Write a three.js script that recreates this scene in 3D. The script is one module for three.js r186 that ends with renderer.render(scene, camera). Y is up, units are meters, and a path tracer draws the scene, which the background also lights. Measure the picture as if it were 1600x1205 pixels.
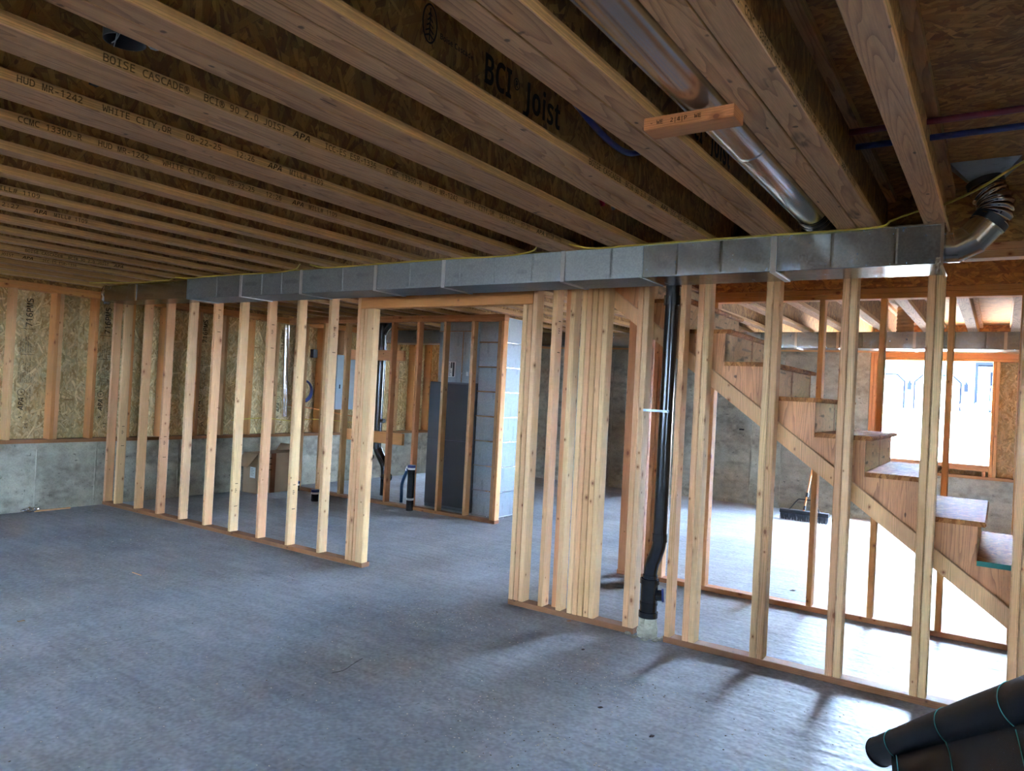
import * as THREE from 'three';
import { mergeGeometries } from 'three/addons/utils/BufferGeometryUtils.js';

// ---------- camera, sky, sun, exposure ----------
const scene = new THREE.Scene();
const renderer = new THREE.WebGLRenderer({ antialias: true });
renderer.toneMapping = THREE.LinearToneMapping;
renderer.toneMappingExposure = 1.28;
renderer.shadowMap.enabled = true;
const camera = new THREE.PerspectiveCamera(2 * Math.atan(602.5 / 1146.31) * 180 / Math.PI, 1600 / 1205, 0.05, 400);
{
  const yaw = 0.58777, pitch = 0.00816, roll = 0.05165;
  const f = new THREE.Vector3(-Math.sin(yaw) * Math.cos(pitch), Math.sin(pitch), -Math.cos(yaw) * Math.cos(pitch));
  const r0 = new THREE.Vector3(Math.cos(yaw), 0, -Math.sin(yaw)), u0 = new THREE.Vector3().crossVectors(r0, f);
  const c = Math.cos(roll), s = Math.sin(roll);
  const r = r0.clone().multiplyScalar(c).addScaledVector(u0, s), u = u0.clone().multiplyScalar(c).addScaledVector(r0, -s);
  camera.position.set(0, 1.48965, 0);
  camera.quaternion.setFromRotationMatrix(new THREE.Matrix4().makeBasis(r, u, f.clone().negate()));
}
scene.background = new THREE.Color().setRGB(182, 260, 380);          // bright hazy day outside
const sun = new THREE.DirectionalLight(new THREE.Color().setRGB(1, 0.93, 0.84), 600);
sun.position.set(-26, 30, -20); sun.target.position.set(0, 0, -20);
sun.castShadow = true; sun.shadow.mapSize.set(2048, 2048);
Object.assign(sun.shadow.camera, { left: -45, right: 45, top: 45, bottom: -45, near: 1, far: 140 });
sun.name = 'sun'; scene.add(sun, sun.target);

// ---------- small tools ----------
let seed = 20240611;
const rnd = () => { seed = (seed + 0x6d2b79f5) | 0; let t = Math.imul(seed ^ (seed >>> 15), 1 | seed); t = (t + Math.imul(t ^ (t >>> 7), 61 | t)) ^ t; return ((t ^ (t >>> 14)) >>> 0) / 4294967296; };
const rr = (a, b) => a + (b - a) * rnd();
const V = (x, y, z) => new THREE.Vector3(x, y, z);
const used = new Map(), origin = new Map();
const numbered = (n) => { const k = used.get(n) || 0; used.set(n, k + 1); return k ? n + '_' + String(k).padStart(3, '0') : n; };
const org = (o) => origin.get(o) || V(0, 0, 0);
function thing(name, label, category, [x, y, z], group) {
  const o = new THREE.Group(); o.name = numbered(name); o.position.set(x, y, z); origin.set(o, V(x, y, z));
  o.userData = { label, category }; if (group) o.userData.group = group;
  scene.add(o); return o;
}
function structure(name, [x, y, z] = [0, 0, 0], label, category) {
  const o = new THREE.Group(); o.name = name; o.position.set(x, y, z); origin.set(o, V(x, y, z));
  o.userData = { kind: 'structure', label, category }; scene.add(o); return o;
}
// geometry is written in world coordinates; the mesh is put at the base of its box
function add(name, geo, mat, parent = scene, extra) {
  geo.computeBoundingBox();
  const b = geo.boundingBox, p = V((b.min.x + b.max.x) / 2, b.min.y, (b.min.z + b.max.z) / 2);
  geo.translate(-p.x, -p.y, -p.z);
  const m = new THREE.Mesh(geo, mat);
  m.name = parent === scene ? numbered(name) : name;
  m.position.copy(p).sub(org(parent)); origin.set(m, p);
  m.castShadow = m.receiveShadow = true;
  if (extra) m.userData = extra;
  parent.add(m); return m;
}
const single = (name, geo, mat, label, category, group) => add(name, geo, mat, scene, group ? { label, category, group } : { label, category });

// extruded polygon with flat faces, uv in metres (round the outline, along the axis)
function prism(poly, axis, a0, a1, opt = {}) {
  const pos = [], nor = [], uv = [], parts = [];
  const P = axis === 'x' ? (p, q, a) => V(a, p, q) : axis === 'y' ? (p, q, a) => V(p, a, q) : (p, q, a) => V(p, q, a);
  let area = 0; const n = poly.length;
  for (let i = 0; i < n; i++) { const [a, b] = poly[i], [c, d] = poly[(i + 1) % n]; area += a * d - c * b; }
  if (area < 0) poly = poly.slice().reverse();
  const ou = opt.ou ?? rnd() * 3, ov = opt.ov ?? rnd() * 5;
  const tri = (A, B, C, N, a, b, c) => {
    const w = V().crossVectors(B.clone().sub(A), C.clone().sub(A)).dot(N);
    const l = w >= 0 ? [[A, a], [B, b], [C, c]] : [[A, a], [C, c], [B, b]];
    for (const [x, t] of l) { pos.push(x.x, x.y, x.z); nor.push(N.x, N.y, N.z); uv.push(t[0], t[1]); }
    parts.push(opt.slot ? opt.slot(N) : 0);
  };
  let s = 0;
  for (let i = 0; i < n; i++) {
    const [p, q] = poly[i], [p2, q2] = poly[(i + 1) % n], l = Math.hypot(p2 - p, q2 - q);
    if (l < 1e-9) continue;
    const N = P((q2 - q) / l, -(p2 - p) / l, 0);
    const A = P(p, q, a0), B = P(p2, q2, a0), C = P(p2, q2, a1), D = P(p, q, a1);
    const u0 = s + ou, u1 = s + l + ou, v0 = a0 + ov, v1 = a1 + ov;
    tri(A, B, C, N, [u0, v0], [u1, v0], [u1, v1]); tri(A, C, D, N, [u0, v0], [u1, v1], [u0, v1]);
    s += l;
  }
  const shape = poly.map(([p, q]) => new THREE.Vector2(p, q));
  for (const [a, sg] of [[a0, -1], [a1, 1]]) {
    const N = P(0, 0, sg);
    for (const f of THREE.ShapeUtils.triangulateShape(shape, [])) {
      const [A, B, C] = f.map((k) => P(poly[k][0], poly[k][1], a)), t = f.map((k) => [poly[k][0] + ou, poly[k][1] + ov]);
      tri(A, B, C, N, ...t);
    }
  }
  const g = new THREE.BufferGeometry();
  if (opt.slot) {
    const order = parts.map((k, i) => [k, i]).sort((a, b) => a[0] - b[0] || a[1] - b[1]), re = (arr, w) => order.flatMap(([, i]) => arr.slice(i * 3 * w, (i + 1) * 3 * w));
    const p2 = re(pos, 3), n2 = re(nor, 3), t2 = re(uv, 2);
    const c0 = parts.filter((k) => !k).length;
    g.addGroup(0, c0 * 3, 0); g.addGroup(c0 * 3, (parts.length - c0) * 3, 1);
    g.setAttribute('position', new THREE.Float32BufferAttribute(p2, 3)); g.setAttribute('normal', new THREE.Float32BufferAttribute(n2, 3)); g.setAttribute('uv', new THREE.Float32BufferAttribute(t2, 2));
    return g;
  }
  g.setAttribute('position', new THREE.Float32BufferAttribute(pos, 3)); g.setAttribute('normal', new THREE.Float32BufferAttribute(nor, 3)); g.setAttribute('uv', new THREE.Float32BufferAttribute(uv, 2));
  return g;
}
const eased = (a0, a1, b0, b1, c) => c ? [[a0 + c, b0], [a1 - c, b0], [a1, b0 + c], [a1, b1 - c], [a1 - c, b1], [a0 + c, b1], [a0, b1 - c], [a0, b0 + c]] : [[a0, b0], [a1, b0], [a1, b1], [a0, b1]];
// a board from corner to corner, grain along axis, edges eased
function board(axis, x0, x1, y0, y1, z0, z1, c = 0.003, opt) {
  if (axis === 'x') return prism(eased(y0, y1, z0, z1, c), 'x', x0, x1, opt);
  if (axis === 'y') return prism(eased(x0, x1, z0, z1, c), 'y', y0, y1, opt);
  return prism(eased(x0, x1, y0, y1, c), 'z', z0, z1, opt);
}
const block = (x0, x1, y0, y1, z0, z1, axis = 'y', opt) => board(axis, x0, x1, y0, y1, z0, z1, 0, opt);
function tube(pts, r, seg = 40, rad = 12, tension = 0.5) {
  return new THREE.TubeGeometry(new THREE.CatmullRomCurve3(pts.map((p) => p.isVector3 ? p : V(...p)), false, 'catmullrom', tension), seg, r, rad, false);
}
function cyl(a, b, r0, r1 = r0, rad = 20, open = false) {
  const A = V(...a), B = V(...b), d = B.clone().sub(A), g = new THREE.CylinderGeometry(r1, r0, d.length(), rad, 1, open);
  g.translate(0, d.length() / 2, 0); g.applyQuaternion(new THREE.Quaternion().setFromUnitVectors(V(0, 1, 0), d.normalize())); g.translate(...a); return g;
}
// round pipe with mitred joints
function mitred(pts, r, rad = 28) {
  pts = pts.map((p) => V(...p)); const out = [];
  const dirs = pts.slice(1).map((p, i) => p.clone().sub(pts[i]).normalize());
  for (let i = 0; i < dirs.length; i++) {
    const d = dirs[i], side = Math.abs(d.y) < 0.9 ? V(0, 1, 0) : V(1, 0, 0), e1 = V().crossVectors(d, side).normalize(), e2 = V().crossVectors(d, e1);
    const nA = i ? dirs[i - 1].clone().add(d).normalize() : d, nB = i < dirs.length - 1 ? dirs[i + 1].clone().add(d).normalize() : d;
    const pos = [], nor = [], uv = [], idx = [];
    for (let k = 0; k <= rad; k++) {
      const a = k / rad * Math.PI * 2, o = e1.clone().multiplyScalar(Math.cos(a)).addScaledVector(e2, Math.sin(a));
      for (const [c, n, v] of [[pts[i], nA, 0], [pts[i + 1], nB, 1]]) {
        const q = c.clone().addScaledVector(o, r); q.addScaledVector(d, -q.clone().sub(c).dot(n) / d.dot(n));
        pos.push(q.x, q.y, q.z); nor.push(o.x, o.y, o.z); uv.push(a * r, v);
      }
      if (k < rad) { const b = 2 * k; idx.push(b, b + 2, b + 1, b + 2, b + 3, b + 1); }
    }
    const g = new THREE.BufferGeometry();
    g.setAttribute('position', new THREE.Float32BufferAttribute(pos, 3)); g.setAttribute('normal', new THREE.Float32BufferAttribute(nor, 3)); g.setAttribute('uv', new THREE.Float32BufferAttribute(uv, 2)); g.setIndex(idx);
    out.push(g);
  }
  return mergeGeometries(out);
}

// ---------- computed textures ----------
function lattice(n) { const a = new Float32Array(n * n); for (let i = 0; i < n * n; i++) a[i] = rnd(); return a; }
const LAT = lattice(256);
// tiling value noise: u, v in 0..1, fx and fy whole numbers of cells
function noise(u, v, fx, fy, s = 0) {
  u = u * fx; v = v * fy; let i = Math.floor(u), j = Math.floor(v); let a = u - i, b = v - j; a = a * a * (3 - 2 * a); b = b * b * (3 - 2 * b);
  i = ((i % fx) + fx) % fx; j = ((j % fy) + fy) % fy; const i1 = (i + 1) % fx, j1 = (j + 1) % fy;
  const L = (x, y) => LAT[(((x + s * 37) & 255) + ((y + s * 91) & 255) * 256)];
  const t = L(i, j) * (1 - a) + L(i1, j) * a, w = L(i, j1) * (1 - a) + L(i1, j1) * a; return t * (1 - b) + w * b;
}
function finish(t, repeat, srgb) {
  t.wrapS = t.wrapT = THREE.RepeatWrapping; t.magFilter = THREE.LinearFilter; t.minFilter = THREE.LinearMipmapLinearFilter; t.generateMipmaps = true;
  if (srgb) t.colorSpace = THREE.SRGBColorSpace; if (repeat) t.repeat.set(...repeat); t.needsUpdate = true; return t;
}
function computed(w, h, fn, repeat, srgb = true) {
  const d = new Uint8Array(w * h * 4);
  for (let y = 0; y < h; y++) for (let x = 0; x < w; x++) { const c = fn(x / w, y / h), o = (y * w + x) * 4; d[o] = c[0]; d[o + 1] = c[1] ?? c[0]; d[o + 2] = c[2] ?? c[0]; d[o + 3] = 255; }
  return finish(new THREE.DataTexture(d, w, h, THREE.RGBAFormat), repeat, srgb);
}
function drawn(w, h, fn, repeat) {
  const c = document.createElement('canvas'); c.width = w; c.height = h; fn(c.getContext('2d'), w, h);
  return finish(new THREE.CanvasTexture(c), repeat, true);
}
const mix = (a, b, t) => a + (b - a) * t, clamp = THREE.MathUtils.clamp, smooth = THREE.MathUtils.smoothstep;

// sawn fir: 0.48 m across, 2.4 m along
const knots = []; for (let i = 0; i < 26; i++) knots.push([rnd() * 0.48, rnd() * 2.4, 0.003 + 0.010 * rnd() * rnd(), rr(1.0, 1.9)]);
const woodTex = computed(640, 1280, (u, v) => {
  const x = u * 0.48, y = v * 2.4; let push = 0, dark = 0;
  for (const [kx, ky, r, e] of knots) {
    let dx = x - kx, dy = y - ky; if (dx > 0.24) dx -= 0.48; if (dx < -0.24) dx += 0.48; if (dy > 1.2) dy -= 2.4; if (dy < -1.2) dy += 2.4;
    if (Math.abs(dy) > 0.16 || Math.abs(dx) > 0.08) continue;
    const d = Math.hypot(dx, dy / e) / r; push += Math.sign(dx || 1) * 1.6 * Math.exp(-d * 0.7) ; dark = Math.max(dark, 1 - smooth(d, 0.55, 1.25)); dark = Math.max(dark, 0.35 * (1 - smooth(d, 1.0, 2.6)));
  }
  const warp = noise(u, v, 9, 3, 1) * 4 + noise(u, v, 30, 8, 2) * 0.9 + push;
  const ring = (u * 76 + warp) % 1, r = Math.pow(Math.abs(ring * 2 - 1), 2.2);
  const fibre = noise(u, v, 250, 40, 3) - 0.5, tone = noise(u, v, 6, 1, 5), pink = noise(u, v, 5, 2, 6);
  const k = 1 + fibre * 0.10 - r * 0.14 - (tone - 0.5) * 0.16;
  let c = [230 * k, (195 - pink * 18) * k, (150 - pink * 8 - r * 14) * k];
  c = [mix(c[0], 138, dark), mix(c[1], 90, dark), mix(c[2], 54, dark)];
  return c.map((q) => clamp(q, 0, 255));
}, [1 / 0.48, 1 / 2.4]);
// peeled veneer with flame figure: 0.5 m across, 2.4 m along
const veneerTex = computed(512, 1024, (u, v) => {
  const f = noise(u, v, 6, 2, 11) * 9 + noise(u, v, 14, 6, 12) * 2.4 + noise(u, v, 40, 14, 13) * 0.5 + u * 6, ring = ((f % 1) + 1) % 1, line = Math.pow(ring, 3.5);
  const fibre = noise(u, v, 250, 60, 14) - 0.5, st = smooth(noise(u, v, 7, 9, 16), 0.80, 0.92) * noise(u, v, 60, 60, 17);
  const knot = smooth(noise(u, v, 16, 44, 18), 0.93, 0.98);
  const k = (1 + fibre * 0.10 - line * 0.20 + (noise(u, v, 4, 3, 15) - 0.5) * 0.14) * (1 - 0.4 * st) * (1 - 0.45 * knot);
  return [218 * k, (177 - line * 8) * k, (140 - line * 8) * k].map((q) => clamp(q, 0, 255));
}, [2, 1 / 2.4]);
// glued plies seen on edge: twelve in 38 mm
const plyTex = computed(96, 1024, (u, v) => { const l = noise(u, v, 12, 1, 101), f = noise(u, v, 40, 160, 102), w = noise(u, v, 12, 5, 103); const k = 0.80 + l * 0.22 + (f - 0.5) * 0.12 + (w - 0.5) * 0.12; return [clamp(232 * k, 0, 255), clamp(190 * k, 0, 255), clamp(132 * k, 0, 255)]; }, [1 / 0.038, 1 / 2.4]);
// pale sanded plywood
const paleTex = computed(512, 512, (u, v) => { const f = noise(u, v, 5, 5, 111) * 5 + noise(u, v, 12, 8, 112) * 1.5, l = Math.pow(((f % 1) + 1) % 1, 5), st = smooth(noise(u, v, 30, 7, 113), 0.74, 0.95), k = 1 - l * 0.10 - st * 0.28 + (noise(u, v, 120, 90, 114) - 0.5) * 0.08; return [clamp(242 * k, 0, 255), clamp(212 * k, 0, 255), clamp(162 * k, 0, 255)]; }, [1.4, 1.4]);
// oriented strand board: 1.3 m square
function strands(w, size, n, along, lo, hi) {
  return drawn(w, w, (g) => {
    g.fillStyle = `rgb(${(lo[0] + hi[0]) / 2 | 0},${(lo[1] + hi[1]) / 2 | 0},${(lo[2] + hi[2]) / 2 | 0})`; g.fillRect(0, 0, w, w);
    const px = w / size;
    for (let i = 0; i < n; i++) {
      const x = rnd() * w, y = rnd() * w, l = rr(0.04, 0.15) * px, h = rr(0.007, 0.030) * px, a = along + (rnd() + rnd() + rnd() - 1.5) * 1.25, t = Math.pow(rnd(), 0.8), s = rr(0.9, 1.1);
      const c = [0, 1, 2].map((k) => clamp(mix(lo[k], hi[k], t) * s, 0, 255) | 0);
      for (const ox of [0, x > w / 2 ? -w : w]) for (const oy of [0, y > w / 2 ? -w : w]) {
        g.save(); g.translate(x + ox, y + oy); g.rotate(a);
        g.fillStyle = `rgba(${c},0.86)`; g.beginPath(); g.moveTo(-l / 2, -h / 2); g.lineTo(l * 0.42, -h / 2 * 0.8); g.lineTo(l / 2, h * 0.3); g.lineTo(-l * 0.4, h / 2); g.closePath(); g.fill();
        g.strokeStyle = `rgba(${c.map((q) => q * 0.52 | 0)},${i % 3 ? 0.30 : 0.75})`; g.lineWidth = 1; g.beginPath(); g.moveTo(-l * 0.4, h / 2); g.lineTo(l / 2, h * 0.3); g.stroke();
        g.strokeStyle = `rgba(${c.map((q) => q * 0.7 | 0)},0.22)`; for (let k = -1; k < 2; k += 1) { g.beginPath(); g.moveTo(-l * 0.38, k * h * 0.25); g.lineTo(l * 0.38, k * h * 0.22); g.stroke(); }
        g.restore();
      }
    }
  }, [1 / size, 1 / size]);
}
const osbTex = strands(1280, 1.3, 9000, Math.PI / 2, [178, 146, 96], [238, 222, 180]);
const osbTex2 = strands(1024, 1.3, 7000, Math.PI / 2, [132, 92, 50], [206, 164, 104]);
// concrete
const floorTex = computed(1024, 1024, (u, v) => {
  const big = noise(u, v, 5, 4, 21) * 0.5 + noise(u, v, 11, 9, 22) * 0.3 + noise(u, v, 27, 23, 23) * 0.2, sweep = noise(u + 0.15 * noise(u, v, 3, 3, 24), v, 14, 90, 25), fine = noise(u, v, 250, 250, 26), pit = smooth(noise(u, v, 200, 200, 27), 0.93, 0.99);
  const warm = noise(u, v, 6, 7, 28), k = 0.80 + big * 0.26 + (sweep - 0.5) * 0.07 + (fine - 0.5) * 0.15 - pit * 0.22;
  return [clamp((178 + warm * 8) * k, 0, 255), clamp((183 + warm * 2) * k, 0, 255), clamp((190 - warm * 6) * k, 0, 255)];
}, [1 / 3.4, 1 / 3.4]);
const floorBump = computed(1024, 1024, (u, v) => { const q = noise(u + 0.10 * noise(u, v, 4, 4, 31), v, 24, 110, 32) * 0.45 + noise(u, v, 60, 70, 33) * 0.3 + noise(u, v, 200, 220, 34) * 0.25; return [q * 255]; }, [1 / 3.4, 1 / 3.4], false);
const floorRough = computed(512, 512, (u, v) => { const q = noise(u, v, 7, 9, 35) * 0.5 + noise(u, v, 24, 26, 36) * 0.3 + noise(u, v, 90, 90, 37) * 0.2; return [255, mix(120, 205, q), 0]; }, [1 / 3.4, 1 / 3.4], false);
const wallTex = computed(1024, 1024, (u, v) => {
  const big = noise(u, v, 4, 5, 41) * 0.45 + noise(u, v, 9, 12, 42) * 0.3 + noise(u, v, 30, 34, 43) * 0.25, run = noise(u, v, 60, 5, 44), fine = noise(u, v, 240, 240, 45), hole = smooth(noise(u, v, 130, 130, 46), 0.92, 0.97), st = smooth(noise(u, v, 26, 8, 47) * 0.45 + noise(u, v, 70, 50, 48) * 0.35 + noise(u, v, 9, 4, 49) * 0.2, 0.45, 0.95);
  const k = 0.70 + big * 0.42 + (run - 0.5) * 0.08 + (fine - 0.5) * 0.10 - hole * 0.3 - st * 0.20;
  return [clamp(182 * k, 0, 255), clamp(176 * k, 0, 255), clamp(156 * k, 0, 255)];
}, [1 / 2.4, 1 / 2.4]);
const wallBump = computed(512, 512, (u, v) => { const hole = smooth(noise(u, v, 120, 120, 46), 0.9, 0.97); return [clamp(150 + (noise(u, v, 30, 30, 51) - 0.5) * 120 + (noise(u, v, 110, 110, 52) - 0.5) * 80 - hole * 110, 0, 255)]; }, [1 / 2.4, 1 / 2.4], false);
// zinc spangle
const zincRough = computed(512, 512, (u, v) => { const q = noise(u, v, 60, 60, 61) * 0.6 + noise(u, v, 7, 9, 62) * 0.4; return [255, mix(60, 120, q), 255]; }, [2, 2], false);
const zincTex = computed(512, 512, (u, v) => { const q = Math.round(noise(u, v, 70, 70, 63) * 5) / 5, k = 0.9 + q * 0.1 - smooth(noise(u, v, 9, 5, 64), 0.7, 0.95) * 0.08; return [206 * k, 212 * k, 215 * k]; }, [2, 2]);

// ---------- materials ----------
const std = (o) => new THREE.MeshStandardMaterial(o);
const rgb = (r, g, b) => new THREE.Color().setRGB(r, g, b);
const fir = [[0.98, 0.93, 0.86], [0.92, 0.74, 0.62], [1, 0.96, 0.82], [0.82, 0.69, 0.54], [0.96, 0.82, 0.66], [0.80, 0.66, 0.52]].map(([r, g, b]) => std({ map: woodTex, color: rgb(r, g, b), roughness: 0.72 }));
const redFir = std({ map: woodTex, color: rgb(0.68, 0.42, 0.27), roughness: 0.75 });
const tanFir = std({ map: woodTex, color: rgb(0.84, 0.56, 0.30), roughness: 0.72 });
const treated = std({ map: woodTex, color: rgb(0.36, 0.23, 0.12), roughness: 0.8 });
const plateWood = std({ map: woodTex, color: rgb(0.31, 0.20, 0.12), roughness: 0.75 });
const veneer = std({ map: veneerTex, color: rgb(0.88, 0.80, 0.70), roughness: 0.7 });
const veneer2 = std({ map: veneerTex, color: rgb(0.80, 0.70, 0.60), roughness: 0.7 });
const plies = std({ map: plyTex, color: rgb(0.86, 0.76, 0.64), roughness: 0.7 });
const plies2 = std({ map: plyTex, color: rgb(0.74, 0.60, 0.49), roughness: 0.7 });
const stringerPly = std({ map: veneerTex, color: rgb(0.95, 0.70, 0.48), roughness: 0.65 });
const riserPly = std({ map: paleTex, color: rgb(1.0, 0.97, 0.92), roughness: 0.7 });
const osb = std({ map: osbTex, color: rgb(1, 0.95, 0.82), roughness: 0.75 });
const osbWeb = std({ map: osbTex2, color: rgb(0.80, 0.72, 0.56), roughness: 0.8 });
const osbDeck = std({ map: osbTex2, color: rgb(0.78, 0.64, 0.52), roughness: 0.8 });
const osbRed = std({ map: osbTex2, color: rgb(0.95, 0.62, 0.36), roughness: 0.8 });
const treadOsb = new THREE.MeshPhysicalMaterial({ specularIntensity: 0.25, map: osbTex2, color: rgb(0.86, 0.62, 0.52), roughness: 0.8 });
const greenEdge = std({ color: rgb(0.012, 0.13, 0.10), roughness: 0.7 });
const slab = new THREE.MeshPhysicalMaterial({ specularIntensity: 0.2, map: floorTex, bumpMap: floorBump, bumpScale: 0.0055, color: rgb(0.80, 0.80, 0.80), roughnessMap: floorRough, roughness: 0.86 });
const concrete = std({ map: wallTex, bumpMap: wallBump, bumpScale: 0.006, roughness: 0.85 });
const zinc = std({ map: zincTex, metalness: 1, roughness: 0.46, color: rgb(0.74, 0.77, 0.79) });
const dimmedWrap = std({ map: zincTex, metalness: 0.4, roughness: 0.6, color: rgb(0.24, 0.26, 0.28) });  // foil wrap, colour darkened to hold down the window light falling on it
const cleatZinc = std({ metalness: 1, roughness: 0.55, color: rgb(0.78, 0.82, 0.85) });
const zincDull = std({ map: zincTex, metalness: 1, roughness: 0.50, color: rgb(0.56, 0.62, 0.67) });
const zincBright = std({ metalness: 1, roughness: 0.20, color: rgb(0.80, 0.82, 0.83) });
const zincDuct = std({ map: zincTex, metalness: 1, roughnessMap: zincRough, roughness: 0.62, color: rgb(0.60, 0.64, 0.66) });
const foil = std({ metalness: 1, roughness: 0.22, color: rgb(0.74, 0.74, 0.74) });
const blackPlastic = std({ color: rgb(0.006, 0.006, 0.007), roughness: 0.22 });
const blackDull = std({ color: rgb(0.010, 0.010, 0.012), roughness: 0.7 });
const white = std({ color: rgb(0.75, 0.75, 0.73), roughness: 0.6 });
const yellow = std({ color: rgb(0.60, 0.42, 0.05), roughness: 0.5 });
const redPex = std({ color: rgb(0.14, 0.006, 0.02), roughness: 0.4 });
const bluePex = std({ color: rgb(0.008, 0.022, 0.14), roughness: 0.4 });
const orangeWire = std({ color: rgb(0.65, 0.2, 0.03), roughness: 0.5 });
const furnaceGrey = std({ color: rgb(0.10, 0.11, 0.12), roughness: 0.5, metalness: 0.2 });
const furnaceDark = std({ color: rgb(0.045, 0.045, 0.047), roughness: 0.5, metalness: 0.2 });
const cardboard = std({ color: rgb(0.36, 0.24, 0.14), roughness: 0.85 });
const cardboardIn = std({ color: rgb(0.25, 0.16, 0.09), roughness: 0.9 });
const ink = std({ color: rgb(0.02, 0.018, 0.016), roughness: 0.8 });
const anyFir = () => fir[Math.floor(rnd() * fir.length)];

// ink printed on a face; plane of w x h metres facing +x (or turned), the canvas clear where there is no ink
function printMap(w, h, fn) {
  const c = document.createElement('canvas'); c.width = w; c.height = h; const g = c.getContext('2d'); g.clearRect(0, 0, w, h); fn(g, w, h);
  const t = new THREE.CanvasTexture(c); t.colorSpace = THREE.SRGBColorSpace; t.magFilter = THREE.LinearFilter; t.needsUpdate = true;
  return new THREE.MeshStandardMaterial({ map: t, transparent: true, roughness: 0.85 });
}
// facing +x: text runs toward -z
function printX(name, mat, parent, x, y0, y1, z0, z1, turn = 0) {
  const w = Math.abs(z1 - z0), h = y1 - y0, g = turn ? new THREE.PlaneGeometry(h, w) : new THREE.PlaneGeometry(w, h);
  if (turn) g.rotateZ(turn); g.rotateY(Math.PI / 2); g.translate(x, (y0 + y1) / 2, (z0 + z1) / 2); return add(name, g, mat, parent);
}
function printZ(name, mat, parent, x0, x1, y0, y1, z, turn = 0) {
  const g = new THREE.PlaneGeometry(x1 - x0, y1 - y0); if (turn) g.rotateZ(turn); g.translate((x0 + x1) / 2, (y0 + y1) / 2, z); return add(name, g, mat, parent);
}
const INK = 'rgba(26,20,16,0.9)';

// ---------- the shell ----------
const H = 2.3506, DECK = H + 0.302, XL = -8.27, XR = 3.6, ZR = -11.05, ZF = 4.5;
{
  const f = structure('floor', [-2.3, -0.15, -3.3], 'grey troweled concrete basement floor slab', 'floor');
  const g = block(XL - 0.2, XR + 0.2, -0.15, 0, ZR - 0.2, ZF + 0.2, 'y', { ou: 0, ov: 0 });
  const p = g.attributes.position, n = g.attributes.normal, t = g.attributes.uv;
  for (let i = 0; i < p.count; i++) if (Math.abs(n.getY(i)) > 0.5) t.setXY(i, p.getX(i), p.getZ(i));
  add('slab', g, slab, f);
}
const ceiling = structure('ceiling', [-2.3, DECK, -3.3], 'underside of strand board subfloor above the joists', 'ceiling');
for (let x = XL - 0.2, i = 0; x < XR + 0.2; x += 2.44, i++) for (let z = ZR - 0.2 - (i % 2) * 0.61; z < ZF + 0.2; z += 1.22) {
  const x1 = Math.min(x + 2.437, XR + 0.2), z0 = Math.max(z, ZR - 0.2), z1 = Math.min(z + 1.217, ZF + 0.2); if (z1 - z0 < 0.02) continue;
  const g = board('x', x, x1, DECK, DECK + 0.02, z0, z1, 0), p = g.attributes.position, n = g.attributes.normal, t = g.attributes.uv, o = rnd() * 3;
  for (let k = 0; k < p.count; k++) if (Math.abs(n.getY(k)) > 0.5) t.setXY(k, p.getZ(k) + o, p.getX(k) + o * 2);
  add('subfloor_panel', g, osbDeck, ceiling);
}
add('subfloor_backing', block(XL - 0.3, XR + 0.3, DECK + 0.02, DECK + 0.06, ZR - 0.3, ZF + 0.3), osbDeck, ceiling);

// concrete with the marks of the forms
function seams(parent, axis, at, list, y0, y1, face) {
  for (const s of list) {
    const w = rr(0.008, 0.016), d = rr(0.004, 0.008);
    add('form_seam', axis === 'z' ? prism([[at, s - w], [at + face * d, s - w * 0.3], [at + face * d, s + w * 0.3], [at, s + w]], 'y', y0, y1) : prism([[s - w, at], [s - w * 0.3, at + face * d], [s + w * 0.3, at + face * d], [s + w, at]], 'y', y0, y1), concrete, parent);
  }
}
const APA = (g, x, y, s) => { g.font = `bold italic ${s}px sans-serif`; g.fillText('APA', x, y); };
function sheetStamp() {
  return printMap(160, 1400, (g) => {
    g.save(); g.translate(0, 1400); g.rotate(-Math.PI / 2); g.fillStyle = 'rgba(40,36,30,0.85)'; g.strokeStyle = g.fillStyle; g.lineWidth = 5;
    APA(g, 230, 78, 70); g.beginPath(); g.arc(420, 52, 34, 0, 7); g.stroke(); g.beginPath(); g.arc(420, 52, 7, 0, 7); g.fill();
    g.font = 'bold 44px sans-serif'; g.fillText('5', 150, 70); g.fillText('1:1', 40, 130);
    g.font = '26px sans-serif'; for (let k = 0; k < 2; k++) g.fillText(['RATED SHEATHING', '24/16  7/16 CATEGORY'][k], 200, 116 + k * 28);
    g.font = 'bold 20px monospace'; for (let k = 0; k < 7; k++) g.fillText(['SIZED FOR SPACING', 'EXPOSURE 1', 'THICKNESS 0.418 IN', 'PS 2-10 SHEATHING', 'PRP-108 HUD-UM-40', 'STRENGTH AXIS THIS WAY', '15/32'][k], 520, 26 + k * 20);
    for (let k = 0; k < 5; k++) g.fillText(['PANEL GRADE', 'CONSTRUCTION', 'SHEATHING SPAN', 'REVETEMENT 1R24', '2R24 W24'][k], 830, 30 + k * 24);
    g.lineWidth = 4; g.beginPath(); g.moveTo(815, 10); g.lineTo(815, 150); g.moveTo(1080, 10); g.lineTo(1080, 150); g.stroke();
    g.font = 'bold 84px monospace'; g.fillText('716PMS', 1100, 120); g.restore();
  });
}
const stampMat = sheetStamp();
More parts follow.
